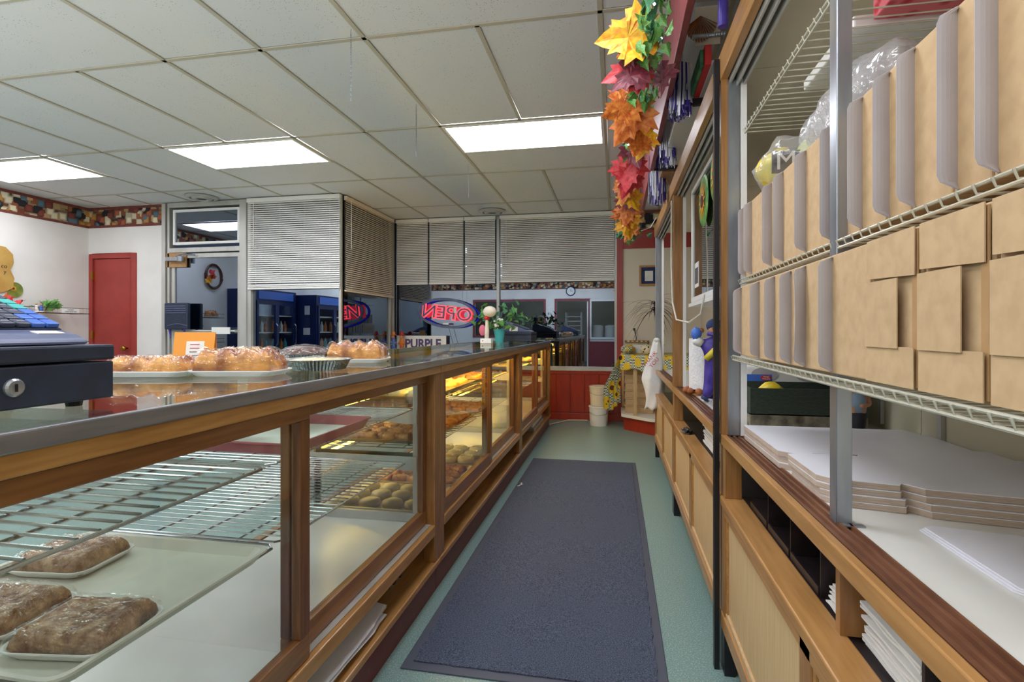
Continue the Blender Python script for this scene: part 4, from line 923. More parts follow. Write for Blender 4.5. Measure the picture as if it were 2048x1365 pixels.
MB().lathe([(.022, 0), (.028, .03), (.031, .078), (.024, .082)], (fx, fy, fz+.009), 20, Matrix.Scale(.8, 4, (0, 1, 0))).build('trousers', 'text', t_, smooth=True)
MB().ball((fx, fy+.004, fz+.192), (.018, .018, .012), 12, 8).build('cap', 'white', t_, smooth=True)

# ---- middle hutch contents
t_ = thing('towel_holder', 'paper towel roll on wooden bead holder in the middle hutch', 'paper towel', (.48, 3.16, .8125))
MB().lathe([(.075, 0), (.075, .008)], (.48, 3.16, .8135), 28).build('base', 'wood2', t_)
MB().lathe([(.008, 0), (.008, .34)], (.48, 3.16, .82), 12).build('dowel', 'oak', t_); MB().ball((.48, 3.16, 1.175), .016, 12, 8).build('knob', 'walnut', t_, smooth=True)
MB().lathe([(.022, 0), (.066, .0), (.067, .14), (.066, .285), (.022, .285)], (.48, 3.16, .845), 36).build('roll', 'ptowel', t_, smooth=False)
for k in range(10):
    a = 2*PI*k/10; MB().ball((.48+.083*math.cos(a), 3.16+.083*math.sin(a), .836), .019, 12, 8).build('bead', 'walnut', t_, smooth=True)
t_ = thing('paper_towel', 'second paper towel roll partly hidden by the black upright', 'paper towel', (.53, 2.93, .8125)); MB().lathe([(.022, 0), (.062, 0), (.062, .25), (.022, .25)], (.55, 2.97, .8145), 32).build('roll', 'ptowel', t_)
t_ = thing('plush_player', 'plush football player doll in purple and yellow, blue mitten raised', 'doll', (.50, 2.72, .8125))
px, py, pz = .475, 2.78, .925
skinned('body', [(px, py, pz+.05), (px+.005, py, pz+.12), (px+.01, py, pz+.19), (px+.012, py, pz+.225), (px-.045, py, pz+.185), (px-.08, py-.01, pz+.215), (px+.07, py, pz+.17), (px+.09, py, pz+.11), (px-.03, py-.01, pz-.085), (px+.04, py-.01, pz-.085)],
    [(0, 1), (1, 2), (2, 3), (2, 4), (4, 5), (2, 6), (6, 7), (0, 8), (0, 9)], [.035, .042, .034, .022, .022, .02, .022, .02, .024, .024], 'purple', t_)
MB().ball((px-.078, py-.015, pz+.235), (.026, .02, .032), 14, 10, None, .2).build('mitten', 'keyb', t_, smooth=True)
MB().lathe([(.022, 0), (.026, .03), (.022, .045)], (px-.05, py-.005, pz+.185), 16, Matrix.Rotation(R(-55), 4, 'Y')).build('sleeve', 'white', t_, smooth=True)
MB().tube([(px-.035, py-.03, pz+.11), (px+.0, py-.045, pz+.15), (px+.04, py-.03, pz+.185)], .016, 8).build('yellow_sash', 'yellow', t_, smooth=True)
MB().ball((px+.012, py, pz+.262), (.034, .034, .036), 16, 12).build('head', 'skin', t_, smooth=True)
hm = MB().ball((px+.012, py+.006, pz+.275), (.041, .04, .036), 18, 12).build('helmet', 'navy', t_, smooth=True)
MB().ball((px+.0, py-.034, pz+.262), .008, 8, 6).build('nose', 'walnut', t_, smooth=True); MB().tube([(px-.025, py-.02, pz+.235), (px+.01, py-.042, pz+.228), (px+.045, py-.02, pz+.235)], .01, 8).build('purple_scarf', 'purple', t_, smooth=True)
tag(MB().ball((.475, 2.83, .836), (.045, .05, .022), 18, 10, None, .2).build('dark_cushion', 'navy', smooth=True, at=(.475, 2.83, .8125)), 'dark crumpled cloth under the plush doll', 'cloth')
t_ = tag(MB().ball((.487, 2.50, .840), (.045, .10, .024), 20, 12, None, .45, 6).build('lime_cloth', 'lime', smooth=True, at=(.487, 2.5, .815)), 'lime yellow crumpled cloth on the middle hutch deck', 'cloth')
tag(MB().ball((.48, 2.68, .834), (.038, .045, .018), 22, 14, None, .5, 4).build('crumpled_wrap', 'bag', smooth=True, at=(.48, 2.68, .815)), 'crumpled clear plastic behind the lime cloth', 'plastic wrap')
t_ = thing('framed_glass', 'tall white framed glass case with two sunflower ornaments in the middle hutch', 'frame', (.50, 2.6, 1.36))
MB().box(.444, .469, 2.25, 3.30, 1.34, 1.365).box(.444, .469, 2.25, 3.30, 1.98, 2.005).box(.444, .469, 3.275, 3.30, 1.365, 1.98).box(.444, .469, 2.25, 2.275, 1.365, 1.98).build('frame', 'white', t_, bevel=.003)
B(.452, .457, 2.275, 3.275, 1.365, 1.98).build('glass', glassy('frame_glass', '#9ba59c', .22, .8), t_)
B(.472, .478, 2.26, 3.29, 1.35, 1.99).build('backing', 'lamc', t_)
B(.442, .93, 2.05, 3.40, 1.318, 1.339).build('shelf_board', 'white', t_)
B(.4505, .4515, 3.06, 3.20, 1.42, 1.56).build('barcode_label', 'paper', t_)
for k in range(7): B(.4495, .4504, 3.075+k*.017, 3.075+k*.017+.006+.004*(k % 2), 1.44, 1.53).build('barcode_line', 'text', t_)
for y, z in ((2.80, 1.83), (2.46, 1.87)):
    o = MB().lathe([(.12, 0), (.13, .006), (.115, .010)], (.432, y, z), 28, Matrix.Rotation(PI/2, 4, 'Y')).build('sunflower_plate', 'leafg', t_, smooth=False)
    for k in range(12):
        a = 2*PI*k/12; T = Matrix.Translation((.430, y, z)) @ Matrix.Rotation(a, 4, 'X')
        MB().prism([(-.016, .03), (0, .095), (.016, .03)], 0, .002, T @ Matrix(((0, 0, -1, 0), (1, 0, 0, 0), (0, 1, 0, 0), (0, 0, 0, 1)))).build('petal', 'ly', o)
    MB().lathe([(.036, 0), (.03, .004)], (.429, y, z), 14, Matrix.Rotation(-PI/2, 4, 'Y')).build('seed_disc', 'choc', o)
tag(MB().ball((.395, 3.1, .612), (.03, .07, .014), 20, 12, None, .6, 4).build('foil_scrap', 'foil', smooth=False, at=(.395, 3.1, .604)), 'crumpled foil scrap on the middle hutch cap', 'foil')
tag(MB().tube([(.352, 3.5, 2.0), (.345, 3.45, 1.6), (.35, 3.42, 1.35), (.36, 3.3, 1.24), (.40, 3.05, 1.22), (.43, 2.85, 1.26), (.44, 2.8, 1.36)], .005, 6).build('white_cable', 'cord', at=(.36, 3.3, 1.3)), 'white cable looping across the middle hutch opening', 'cable')
# ---- hanging bag at the far hutch
t_ = thing('carrier_bag', 'white carrier bag with red print hanging at the farthest hutch', 'bag', (.33, 5.0, .60))
def bagf(u, v):
    z = 1.08-v*.62; wd = .025+.075*min(1, v*1.7)*(1-.45*max(0, v-.55)/.45); xx = .37-.05*v*(1+.5*math.sin(v*6)); a = u*2*PI
    return (xx+wd*math.cos(a)*(1+.12*math.sin(3*a+v*9)), 4.99+wd*.6*math.sin(a)*(1+.1*math.sin(4*a+v*7)), z+.012*math.sin(5*a))
MB().sheet(bagf, 34, 26, .0015).build('bag_body', 'paper', t_, smooth=True)
MB().ball((.37, 4.99, 1.085), (.028, .026, .022), 14, 8, None, .3).build('knot', 'paper', t_, smooth=True)
text('THANK\nYOU', .05, 'textr', 'lettering', t_, facing((.05, 1, 0), (.325, 4.915, .90), R(50)), .001)
# ================================================================ corner stand with cloth
t_ = thing('corner_stand', 'white and red corner stand under the sunflower cloth by the window end', 'stand', (.5, 6.4, 0))
P2 = [(.10, 6.40), (.42, 6.08), (.98, 6.02), (.98, 6.90), (.10, 6.90)]
MB().prism(P2, 0, .155).build('plinth', 'redw', t_); MB().prism([(x-.03 if x < .9 else x, y-.03 if y < 6.8 else y) for x, y in P2], .155, .19).build('lower_board', 'white', t_)
MB().prism([(x-.03 if x < .9 else x, y-.02 if y < 6.8 else y) for x, y in P2], .86, .885).build('top_board', 'white', t_)
B(.205, .245, 6.235, 6.275, .19, .86).build('front_post', 'oak', t_); B(.08, .11, 6.86, 6.89, .19, .86).build('back_post', 'oak', t_)
for k in range(6):
    z = .191+k*.092
    f = thing('flat_kraft_box', ['bottom', 'second', 'third', 'fourth', 'fifth', 'topmost'][k]+' kraft box stacked in the corner stand', 'box', (.28, 6.6, z), 'kraft boxes in the corner stand')
    B(.115+.004*(k % 2), .44, 6.44, 6.80, z, z+.075).build('body', 'kraft', f, bevel=.002); B(.105+.004*(k % 2), .445, 6.43, 6.81, z+.0755, z+.0905).build('lid', 'kraft', f, bevel=.002)
t_ = thing('sunflower_cloth', 'sunflower and gingham cloth draped over the corner stand', 'tablecloth', (.5, 6.4, .887))
def cl(u, v):
    # front drop following the stand's angled front, then the top
    e = [(.065, 6.38), (.40, 6.045), (.97, 5.985)]
    s = u*1.05
    x, y = (e[0][0]+(e[1][0]-e[0][0])*s/.475, e[0][1]+(e[1][1]-e[0][1])*s/.475) if s < .475 else (e[1][0]+(e[2][0]-e[1][0])*(s-.475)/.575, e[1][1]+(e[2][1]-e[1][1])*(s-.475)/.575)
    k = min(1, v/.35)
    if v < .35: return (x-.012-.010*math.sin(u*40)*(1-k), y-.012-.008*math.sin(u*40)*(1-k), .72+.17*k-.015*math.sin(u*22)*(1-k))
    q = (v-.35)/.65
    return (x*(1-q)+(x if x > .2 else .2)*q, y*(1-q)+6.9*q, .8905+.002*math.sin(u*9+q*7))
MB().sheet(cl, 60, 30, .002).build('top_drape', 'sun', t_, smooth=True)
def side(u, v):
    y = 6.35+u*.12; z = .89-v*(.62+.04*math.sin(u*5)); b = .03+.17*min(1, v*1.6)*(1-u*.4)
    return (.095-b*(1.15-.9*u)-.014*math.sin(u*26)*v, y-.10*v*(1-u), z)
MB().sheet(side, 30, 30, .002).build('side_drape', 'sun', t_, smooth=True)
t_ = thing('cloth_roll', 'bunched sunflower cloth mound at the left of the corner stand top', 'cloth', (.13, 6.55, .90)); MB().ball((.15, 6.6, .945), (.085, .12, .055), 18, 10, None, .25).build('mound', 'sun', t_, smooth=True)
t_ = thing('power_strip', 'brass coloured power strip with cord on the corner stand', 'power strip', (.27, 6.88, 1.0))
B(.12, .42, 6.905, 6.93, 1.02, 1.045).build('strip', 'brass', t_, bevel=.003)
for k in range(5): B(.15+k*.055, .175+k*.055, 6.902, 6.9048, 1.026, 1.04).build('socket', 'cream', t_)
MB().tube([(.245, 6.925, 1.17), (.25, 6.90, 1.13), (.262, 6.90, 1.08), (.26, 6.915, 1.046)], .006, 6).build('cord', 'text', t_)
t_ = thing('wall_outlet', 'cream wall socket with black plug above the corner stand', 'socket', (.235, 6.94, 1.165)); B(.195, .28, 6.938, 6.949, 1.10, 1.23).build('plate', 'cream', t_, bevel=.002); B(.225, .25, 6.92, 6.938, 1.17, 1.20).build('plug', 'text', t_)
t_ = thing('small_sign', 'small white sign with pink egg shape on the corner stand', 'sign', (.25, 6.7, .893)); B(.17, .36, 6.69, 6.70, .893, .99).build('board', 'white', t_); MB().ball((.20, 6.685, .94), (.026, .008, .035), 14, 8).build('egg', mat('pink_egg', '#d9a0a0', rough=.6), t_, smooth=True)
t_ = thing('lattice_pumpkin', 'cream lattice ceramic pumpkin with dark holes on the corner stand', 'ornament', (.37, 6.35, .893))
MB().lathe([(.04, 0), (.07, .02), (.082, .055), (.07, .095), (.03, .115), (.012, .11)], (.37, 6.35, .893), 40, None, .03, 8).build('pumpkin', 'cloth_pl', t_, smooth=True); MB().tube([(.37, 6.35, 1.0), (.375, 6.35, 1.02), (.385, 6.34, 1.035)], .008, 8).build('stalk', 'choc', t_)
# dracaena
t_ = thing('potted_dracaena', 'spiky dark dracaena plant behind the farthest hutch end', 'plant', (.50, 6.35, .893))
MB().lathe([(.05, 0), (.065, .11), (.07, .115)], (.50, 6.45, .893), 24).build('pot', 'maroon', t_); MB().tube([(.50, 6.45, 1.0), (.48, 6.43, 1.2), (.46, 6.40, 1.42)], .009, 8).build('stem', 'walnut', t_)
for k in range(60):
    a = rnd.uniform(0, 2*PI); L = rnd.uniform(.25, .42); el = rnd.uniform(-.1, 1.1); z = rnd.uniform(1.36, 1.5); dr = rnd.uniform(.5, 1.15); w2 = .007
    dx, dy = math.cos(a), math.sin(a); px_, py_ = -dy, dx; vs = []; n = 7
    for i in range(n+1):
        q = i/n; r_ = L*q*math.cos(el*(1-q)); zz = z+L*(math.sin(el)*q-dr*q*q); ww = w2*(1-q)**.7+.0006
        c = Vector((.455+dx*r_, 6.40+dy*r_*.8, zz)); vs += [c+Vector((px_, py_, 0))*ww, c-Vector((px_, py_, 0))*ww, c+Vector((0, 0, -.0015))]
    fs = []
    for i in range(n):
        o_ = i*3; fs += [(o_, o_+3, o_+4, o_+1), (o_+1, o_+4, o_+5, o_+2), (o_+2, o_+5, o_+3, o_)]
    fs += [(0, 1, 2), (n*3+2, n*3+1, n*3)]
    MB().add(vs, fs).build('leaf', 'leafd', t_)
t_ = thing('picture_frame', 'small wooden framed picture with navy mount beside the dracaena', 'picture', (.42, 6.94, 1.87))
MB().box(.30, .325, 6.925, 6.949, 1.74, 2.0).box(.52, .545, 6.925, 6.949, 1.74, 2.0).box(.325, .52, 6.925, 6.949, 1.74, 1.765).box(.325, .52, 6.925, 6.949, 1.975, 2.0).build('frame', 'wood', t_); B(.325, .52, 6.938, 6.948, 1.765, 1.975).build('mount', 'navy', t_); B(.37, .47, 6.932, 6.938, 1.80, 1.93).build('print', 'paper', t_)
for z, r_, nm in ((0, .118, 'lower'), (.245, .115, 'upper')):
    b_ = thing('bucket', nm+' of two stacked white lidded buckets by the red wainscot', 'bucket', (-.20, 6.62, z), 'stacked white buckets')
    MB().lathe([(r_*.88, .0), (r_, .205), (r_*1.02, .206), (r_*1.02, .212), (r_, .212), (r_, .222)], (-.20, 6.62, z+.001), 36).build('pail', 'white' if z == 0 else 'cream', b_, smooth=False); MB().lathe([(r_*1.04, 0), (r_*1.06, .006), (r_*1.05, .018), (r_*.9, .02), (r_*.88, .014)], (-.20, 6.62, z+.2235), 36).build('lid', 'white' if z == 0 else 'cream', b_)
    MB().tube([(-.20+r_*1.03*math.cos(a), 6.62+r_*1.03*math.sin(a)-.004, z+.19-.05*math.sin(PI*(i/8))) for i, a in enumerate([PI+PI*k/8 for k in range(9)])], .0025, 6).build('handle', 'steel', b_)
# ================================================================ hanging board, garland and things over the hutches
tag(B(.235, .262, .3, 5.35, 2.275, 2.62).build('hanging_board', 'maroon', bevel=.004, at=(.25, 2.8, 2.275)), 'long maroon board hung from the ceiling above the aisle', 'board')
t_ = thing('board_hanger', 'black iron brackets holding the maroon board to the farthest hutch', 'bracket', (.3, 4.4, 2.3))
for y in (3.75, 4.2): B(.262, XH+.02, y-.008, y+.008, 2.27, 2.285).build('bracket', 'black', t_)
def leaf_mesh(pts, fold=.25, curl=.15, th=.0008, seed=0):
    """flat outline (x right, y to the tip) folded along its midrib"""
    n = len(pts); c = (0, .45)
    def lift(x, y): return (x, y, abs(x)*fold-curl*(y-.3)**2+.05*math.sin(x*9+seed))
    vs = [lift(*c)]+[lift(x, y) for x, y in pts]; mid = [lift((x+c[0])/2, (y+c[1])/2) for x, y in pts]
    vs += mid; k = len(vs); vs2 = [(x, y, z-th*12) for x, y, z in vs]; fs = []
    for i in range(n):
        j = (i+1) % n; fs += [(0, n+1+i, n+1+j), (n+1+i, 1+i, 1+j, n+1+j)]
    b = [tuple(k+q for q in reversed(f)) for f in fs]; side = [(1+i, k+1+i, k+1+(i+1) % n, 1+(i+1) % n) for i in range(n)]
    return MB().add(vs+vs2, fs+b+side)
half = [(.03, 0), (.12, -.05), (.30, .02), (.24, .12), (.46, .16), (.38, .27), (.56, .42), (.42, .44), (.40, .55), (.27, .50), (.22, .60), (.26, .74), (.15, .72), (.10, .84), (0, 1.0)]
maple = half+[(-x, y) for x, y in reversed(half[:-1])]
ih = [(.02, .0), (.18, -.08), (.42, .08), (.26, .28), (.30, .50), (.14, .62), (0, 1.0)]
ivy = ih+[(-x, y) for x, y in reversed(ih[:-1])]
t_ = thing('autumn_garland', 'ivy and autumn leaf garland with fairy lights hanging along the maroon board', 'garland', (.1, 2.6, 2.2))
path = [(.17, 1.35, 2.34), (.15, 1.6, 2.29), (.125, 1.9, 2.235), (.118, 2.2, 2.23), (.104, 2.6, 2.205), (.088, 3.1, 2.12), (.08, 3.6, 2.04), (.099, 4.0, 1.925), (.105, 4.1, 1.89)]
MB().tube(path, .006, 6).build('vine', 'leafg2', t_)
def along(q):
    q *= len(path)-1; i = min(int(q), len(path)-2); return Vector(path[i]).lerp(Vector(path[i+1]), q-i)
proto_l = {}
def leaf(kind, m, p, s, rot):
    key = (kind, m)
    if key not in proto_l:
        o = leaf_mesh(maple if kind == 'maple_leaf' else ivy, .28, .35 if kind == 'maple_leaf' else .25, seed=len(proto_l)).build(kind, m, smooth=False); proto_l[key] = o
    else: o = proto_l[key].copy(); COL.objects.link(o)
    o.parent = t_; o.location = Vector(p)-Vector(t_.location); o.rotation_euler = rot; o.scale = (s, s, s); return o
# big maple leaves, placed as they hang
for (p, s, m, rot) in (
    ((.15, 1.97, 2.235), .235, 'ly', (R(80), R(-82), R(6))), ((.13, 2.0, 2.22), .19, 'lo', (R(95), R(-55), R(-8))), ((.13, 2.05, 2.175), .19, 'lr', (R(85), R(-105), R(10))), ((.12, 2.02, 2.16), .16, 'lm', (R(100), R(-120), R(-10))),
    ((.11, 2.42, 2.23), .25, 'lo', (R(-80), R(28), R(-6))), ((.10, 2.40, 2.20), .20, 'lo', (R(-95), R(60), R(10))), ((.13, 2.5, 2.12), .17, 'ly', (R(-60), R(30), R(-35))), ((.12, 2.52, 2.10), .15, 'lo', (R(-100), R(20), R(10))),
    ((.085, 2.88, 2.20), .17, 'lm', (R(-80), R(-15), R(8))), ((.075, 2.98, 2.15), .22, 'lr', (R(-85), R(5), R(-8))), ((.11, 3.0, 2.08), .19, 'lr', (R(-70), R(20), R(25))), ((.04, 3.1, 2.10), .16, 'ly', (R(-90), R(-25), R(-25))),
    ((.05, 3.3, 2.12), .18, 'lo', (R(-80), R(5), R(-30))), ((.07, 3.35, 2.06), .18, 'ly', (R(-100), R(-20), R(20))), ((.04, 3.45, 2.07), .17, 'lm', (R(-90), R(-30), R(0))), ((.09, 3.5, 2.03), .19, 'lo', (R(-85), R(10), R(-15))),
    ((.05, 3.6, 2.02), .19, 'lo', (R(-95), R(-10), R(28))), ((.11, 3.75, 2.01), .17, 'ly', (R(-85), R(15), R(-20))), ((.07, 3.8, 1.97), .17, 'ly', (R(-90), R(-10), R(10))), ((.12, 3.9, 1.96), .16, 'lo', (R(-80), R(25), R(-30))), ((.08, 3.55, 2.10), .16, 'lr', (R(-80), R(-5), R(15))), ((.17, 2.1, 2.2), .13, 'lm', (R(-80), R(0), R(-50)))):
    leaf('maple_leaf', m, p, s, rot)
for k in range(400):
    q = rnd.random()**1.15; c = along(q); a = rnd.uniform(0, 2*PI); r_ = rnd.uniform(.01, .066)
    if .60 < q < .9 and rnd.random() < .5: continue
    leaf('ivy_leaf', rnd.choice(('leafg', 'leafg', 'leafg2')), c+Vector((math.cos(a)*r_, rnd.uniform(-.03, .03), math.sin(a)*r_)), rnd.uniform(.045, .075), (rnd.uniform(0.6, 2.4)*rnd.choice((1, -1)), rnd.uniform(-.7, .7), rnd.uniform(0, 6.28)))
for k in range(34):
    leaf('ivy_leaf', 'leafg2', Vector((.107, 4.08, 1.92))+Vector((rnd.gauss(0, .03), rnd.gauss(0, .03), rnd.gauss(0, .03))), .05, (rnd.uniform(0, 6), rnd.uniform(0, 6), rnd.uniform(0, 6)))
sb = None
for k in range(22):
    c = along((k+.3)/22)+Vector((rnd.uniform(-.03, .045), rnd.uniform(-.02, .02), rnd.uniform(-.05, .01)))
    if sb is None: sb = MB().ball((0, 0, 0), .0042, 8, 6).build('fairy_bulb', 'spark', smooth=True); sb.parent = t_; sb.location = c-Vector(t_.location)
    else: inst(sb, c-Vector(t_.location), t_)
MB().tube([(.105, 4.1, 1.95), (.15, 4.3, 1.93), (.22, 4.6, 2.02), (.30, 4.75, 2.07), (.35, 4.78, 2.16)], .003, 5).build('light_wire', 'cord', t_)
# pom-poms of streamers
def pompom(label, x, y, z, r, L, n):
    o = thing('pompom', label, 'pompom', (x, y, z), 'purple and silver pompoms')
    ms = {c: MB() for c in ('purple', 'silver')}
    for k in range(n):
        a = rnd.uniform(0, 2*PI); rr = r*rnd.uniform(.15, 1); l = L*rnd.uniform(.65, 1); c = 'purple' if rnd.random() < .45 else 'silver'
        x0, y0 = x+rr*.3*math.cos(a), y+rr*.3*math.sin(a); x1, y1 = x+rr*math.cos(a), y+rr*math.sin(a)
        pts = [(x0, y0, z), ((x0+x1)/2+rr*.3*math.cos(a), (y0+y1)/2+rr*.3*math.sin(a), z-.02), (x1, y1, z-l*.5), (x1+rnd.uniform(-.01, .01), y1+rnd.uniform(-.01, .01), z-l)]
        w_ = Vector((math.cos(a+1.2), math.sin(a+1.2), 0))*.0048; vs = []
        for p in pts: vs += [Vector(p)+w_, Vector(p)-w_, Vector(p)+w_.cross(Vector((0, 0, 1)))*.25]
        fs = []
        for i in range(3):
            q = i*3; fs += [(q, q+3, q+4, q+1), (q+1, q+4, q+5, q+2), (q+2, q+5, q+3, q)]
        ms[c].add(vs, fs+[(0, 1, 2), (11, 10, 9)])
    for c, mb in ms.items():
        s_ = mb.build(c+'_streamers', c, o); s_['kind'] = 'stuff'
    MB().lathe([(.012, 0), (.012, .05)], (x, y, z-.01), 10).build('handle', 'silver', o)
    return o
pompom('near purple and silver pompom hanging beside the maroon board', .305, 2.62, 2.45, .055, .27, 420)
pompom('second purple and silver pompom, behind the white lamp board', .30, 3.25, 2.42, .05, .28, 320)
pompom('farthest purple and silver pompom hanging next to the garland', .285, 3.8, 2.42, .058, .38, 420)
t_ = thing('lamp_board', 'white overhead lamp board fixed above the middle hutch opening', 'lamp', (.36, 3.08, 2.24))
B(.30, .425, 2.62, 3.56, 2.245, 2.262).build('board', 'white', t_, bevel=.003); B(.30, .306, 2.62, 3.56, 2.262, 2.29).build('lip', 'alu', t_); B(.42, .425, 2.62, 3.56, 2.262, 2.29).build('lip', 'alu', t_)
B(.28, .43, 3.56, 3.59, 2.22, 2.26).build('black_end', 'black', t_); B(.30, .42, 3.62, 3.95, 2.22, 2.27).build('wood_block', 'wood2', t_, bevel=.003); B(.29, .43, 2.595, 2.62, 2.235, 2.265).build('black_end', 'black', t_)
t_ = thing('folded_banner', 'red and grey folded banner lying on the white lamp board', 'banner', (.40, 2.5, 2.30))
B(.385, .43, 2.28, 2.60, 2.266, 2.285, T=None).build('grey_fold', 'grey', t_, bevel=.004); B(.36, .388, 2.28, 2.60, 2.268, 2.35).build('red_fold', 'reds', t_, bevel=.003); B(.345, .358, 2.30, 2.58, 2.27, 2.34).build('green_fold', 'leafg2', t_)
t_ = thing('spring_rod', 'ribbed steel spring rod sticking out above the banner', 'rod', (.36, 2.3, 2.36))
mb = MB()
for k in range(26): mb.lathe([(.008, 0), (.0105, .0025), (.008, .005)], (.302+k*.005, 2.24, 2.365), 10, Matrix.Rotation(PI/2, 4, 'Y'))
x_ = mb.build('coil', 'steel', t_, smooth=True)
t_ = thing('paper_fan', 'brown pleated tassel fan with scalloped white edge above the pompom', 'fan', (.37, 2.3, 2.45))
cx_, cy_, cz_ = .365, 2.42, 2.55
for k in range(15):
    a = R(-155+k*9.3); b_ = a+R(7)
    MB().add([(cx_, cy_, cz_), (cx_+.075*math.cos(a), cy_, cz_+.11*math.sin(a)), (cx_+.075*math.cos(b_), cy_+.012, cz_+.11*math.sin(b_)), (cx_, cy_+.002, cz_)], [(0, 1, 2), (3, 2, 1)]).add([(cx_, cy_, cz_), (cx_, cy_+.002, cz_), (cx_+.075*math.cos(a), cy_+.003, cz_+.11*math.sin(a))], [(0, 1, 2)]).build('pleat', 'walnut', t_)
B(cx_-.02, cx_+.085, cy_+.02, cy_+.024, cz_-.12, cz_+.05).build('card', 'cream', t_)
t_ = thing('purple_wand', 'purple handle hanging from a beaded chain above the nearest hutch', 'wand', (.34, 1.75, 2.3))
pw = (.34, 1.80, 2.155)
MB().lathe([(.016, 0), (.016, .09), (.008, .125), (.006, .13)], pw, 16).build('handle', 'purple', t_, smooth=False)
bd = None
for k in range(36):
    p = Vector((pw[0]-.0006*k, pw[1], pw[2]+.134+k*.0115))
    if bd is None: bd = MB().ball((0, 0, 0), .0055, 8, 6).build('bead', 'walnut', smooth=True); bd.parent = t_; bd.location = p-Vector(t_.location)
    else: inst(bd, p-Vector(t_.location), t_)
# ceiling chains and vents
for i, (x, y, L, nm) in enumerate(((-1.316, 2.477, .36, 'nearest thin chain hanging from the ceiling grid'), (-1.32, 3.384, .345, 'middle thin chain hanging left of the ceiling lamp'), (-1.325, 4.70, .29, 'farthest thin chain hanging from the ceiling grid'))):
    t_ = thing('ceiling_chain', nm, 'chain', (x, y, 2.70-L), 'thin chains hanging from the ceiling'); lk = None; n = int(L/.0125)
    MB().tube([(x, y, 2.706), (x, y, 2.69)], .0015, 5).build('hook', 'steel', t_)
    for k in range(n):
        z = 2.69-k*.0125-.008
        if lk is None:
            lk = MB().tube([(.0035*math.cos(a), 0, .0088*math.sin(a)) for a in [2*PI*q/8 for q in range(8)]], .0011, 4, True).build('link', 'steel'); lk.parent = t_; lk.location = Vector((x, y, z))-Vector(t_.location)
        else: inst(lk, Vector((x, y, z))-Vector(t_.location), t_, rot=(0, 0, PI/2*(k % 2)))
for x, y, nm in ((-4.66, 5.28, 'round white ceiling vent above the glass street door'), (-1.55, 6.62, 'round white ceiling vent above the far window mullion')):
    t_ = thing('ceiling_vent', nm, 'vent', (x, y, 2.66)); FL = Matrix.Scale(-1, 4, (0, 0, 1))
    MB().lathe([(.17, 0), (.172, .006), (.14, .022), (.125, .022), (.13, .004)], (x, y, 2.706), 36, FL).build('outer_ring', 'alu', t_)
    MB().lathe([(.115, .006), (.10, .03), (.07, .034), (.06, .02), (.085, .008)], (x, y, 2.706), 32, FL).build('inner_cone', 'alu', t_); MB().lathe([(.05, .02), (.05, .026)], (x, y, 2.706), 20, FL).build('throat', 'black', t_)
# ================================================================ window dressing
t_ = thing('open_sign', 'oval neon OPEN sign seen from behind, hanging in the far window', 'neon sign', (-2.235, 6.85, 1.41))
cx_, cz_ = -2.235, 1.405
def ell(a, b, n=48, tilt=R(-6)): return [(cx_+a*math.cos(q)*math.cos(tilt)-b*math.sin(q)*math.sin(tilt), cz_+a*math.cos(q)*math.sin(tilt)+b*math.sin(q)*math.cos(tilt)) for q in [2*PI*k/n for k in range(n)]]
def ring(a, b, w_, y0, y1, name, m):
    o, i = ell(a, b), ell(a-w_, b-w_); n = 48; vs = [(x, y0, z) for x, z in o]+[(x, y0, z) for x, z in i]+[(x, y1, z) for x, z in o]+[(x, y1, z) for x, z in i]; fs = []
    for k in range(n):
        j = (k+1) % n; fs += [(k, j, n+j, n+k), (2*n+k, 3*n+k, 3*n+j, 2*n+j), (k, 2*n+k, 2*n+j, j), (n+k, n+j, 3*n+j, 3*n+k)]
    return MB().add(vs, fs).build(name, m, t_)
ring(.42, .205, .036, 6.84, 6.852, 'oval_backing', 'regl'); ring(.413, .195, .016, 6.856, 6.866, 'blue_neon_oval', 'neonb')
for nm_, y_, m_, of in (('letter_backing', 6.842, 'regl', .0), ('red_neon_letters', 6.858, 'neonr', .012)):
    T = facing((0, -1, 0), (cx_-.0, y_, cz_-.005)) @ Matrix.Rotation(R(6), 4, 'Z') @ Matrix.Scale(1.12, 4, (1, 0, 0))
    text('OPEN', .245, m_, nm_, t_, T, .004, bold=of)
B(cx_-.05, cx_+.03, 6.834, 6.840, cz_-.155, cz_-.135).build('power_box', 'white', t_); B(cx_+.10, cx_+.14, 6.834, 6.840, cz_-.0, cz_+.075).build('label', 'paper', t_)
for x in (-2.505, -2.01): MB().tube([(x, 6.846, 1.56 if x < -2.2 else 1.52), (x, 6.85, 2.66)], .0012, 4).build('hanging_wire', 'steel', t_)
MB().tube([(cx_+.02, 6.846, cz_-.15), (cx_+.06, 6.84, 1.1), (cx_+.12, 6.83, .9), (cx_+.16, 6.82, .68)], .0025, 5).build('power_cord', 'black', t_)
sl = struct(B(XB+.03, -1.62, 6.74, YF-.036, .60, .672).build('window_10', 'lamc')); sl.name = 'trim_8_ledge'; sl.name = 'trim_10'
for x in (-2.95, -1.66): B(x-.02, x+.02, 6.76, 6.80, 0, .60).build('ledge_leg', 'redw', sl)
t_ = thing('purple_sign', 'white sign board reading PURPLE standing behind the window glass ledge', 'sign', (-2.60, 6.86, .672))
B(-2.96, -2.25, 6.86, 6.875, .6725, 1.098).build('board', 'white', t_)
text('PURPLE', .17, 'textp', 'lettering', t_, facing((0, 1, 0), (-2.58, 6.857, .985)) @ Matrix.Scale(.92, 4, (1, 0, 0)), .001, bold=.006)
t_ = thing('scarecrow_pair', 'two little scarecrow dolls in blue and orange beside the PURPLE sign', 'doll', (-2.93, 6.78, .672))
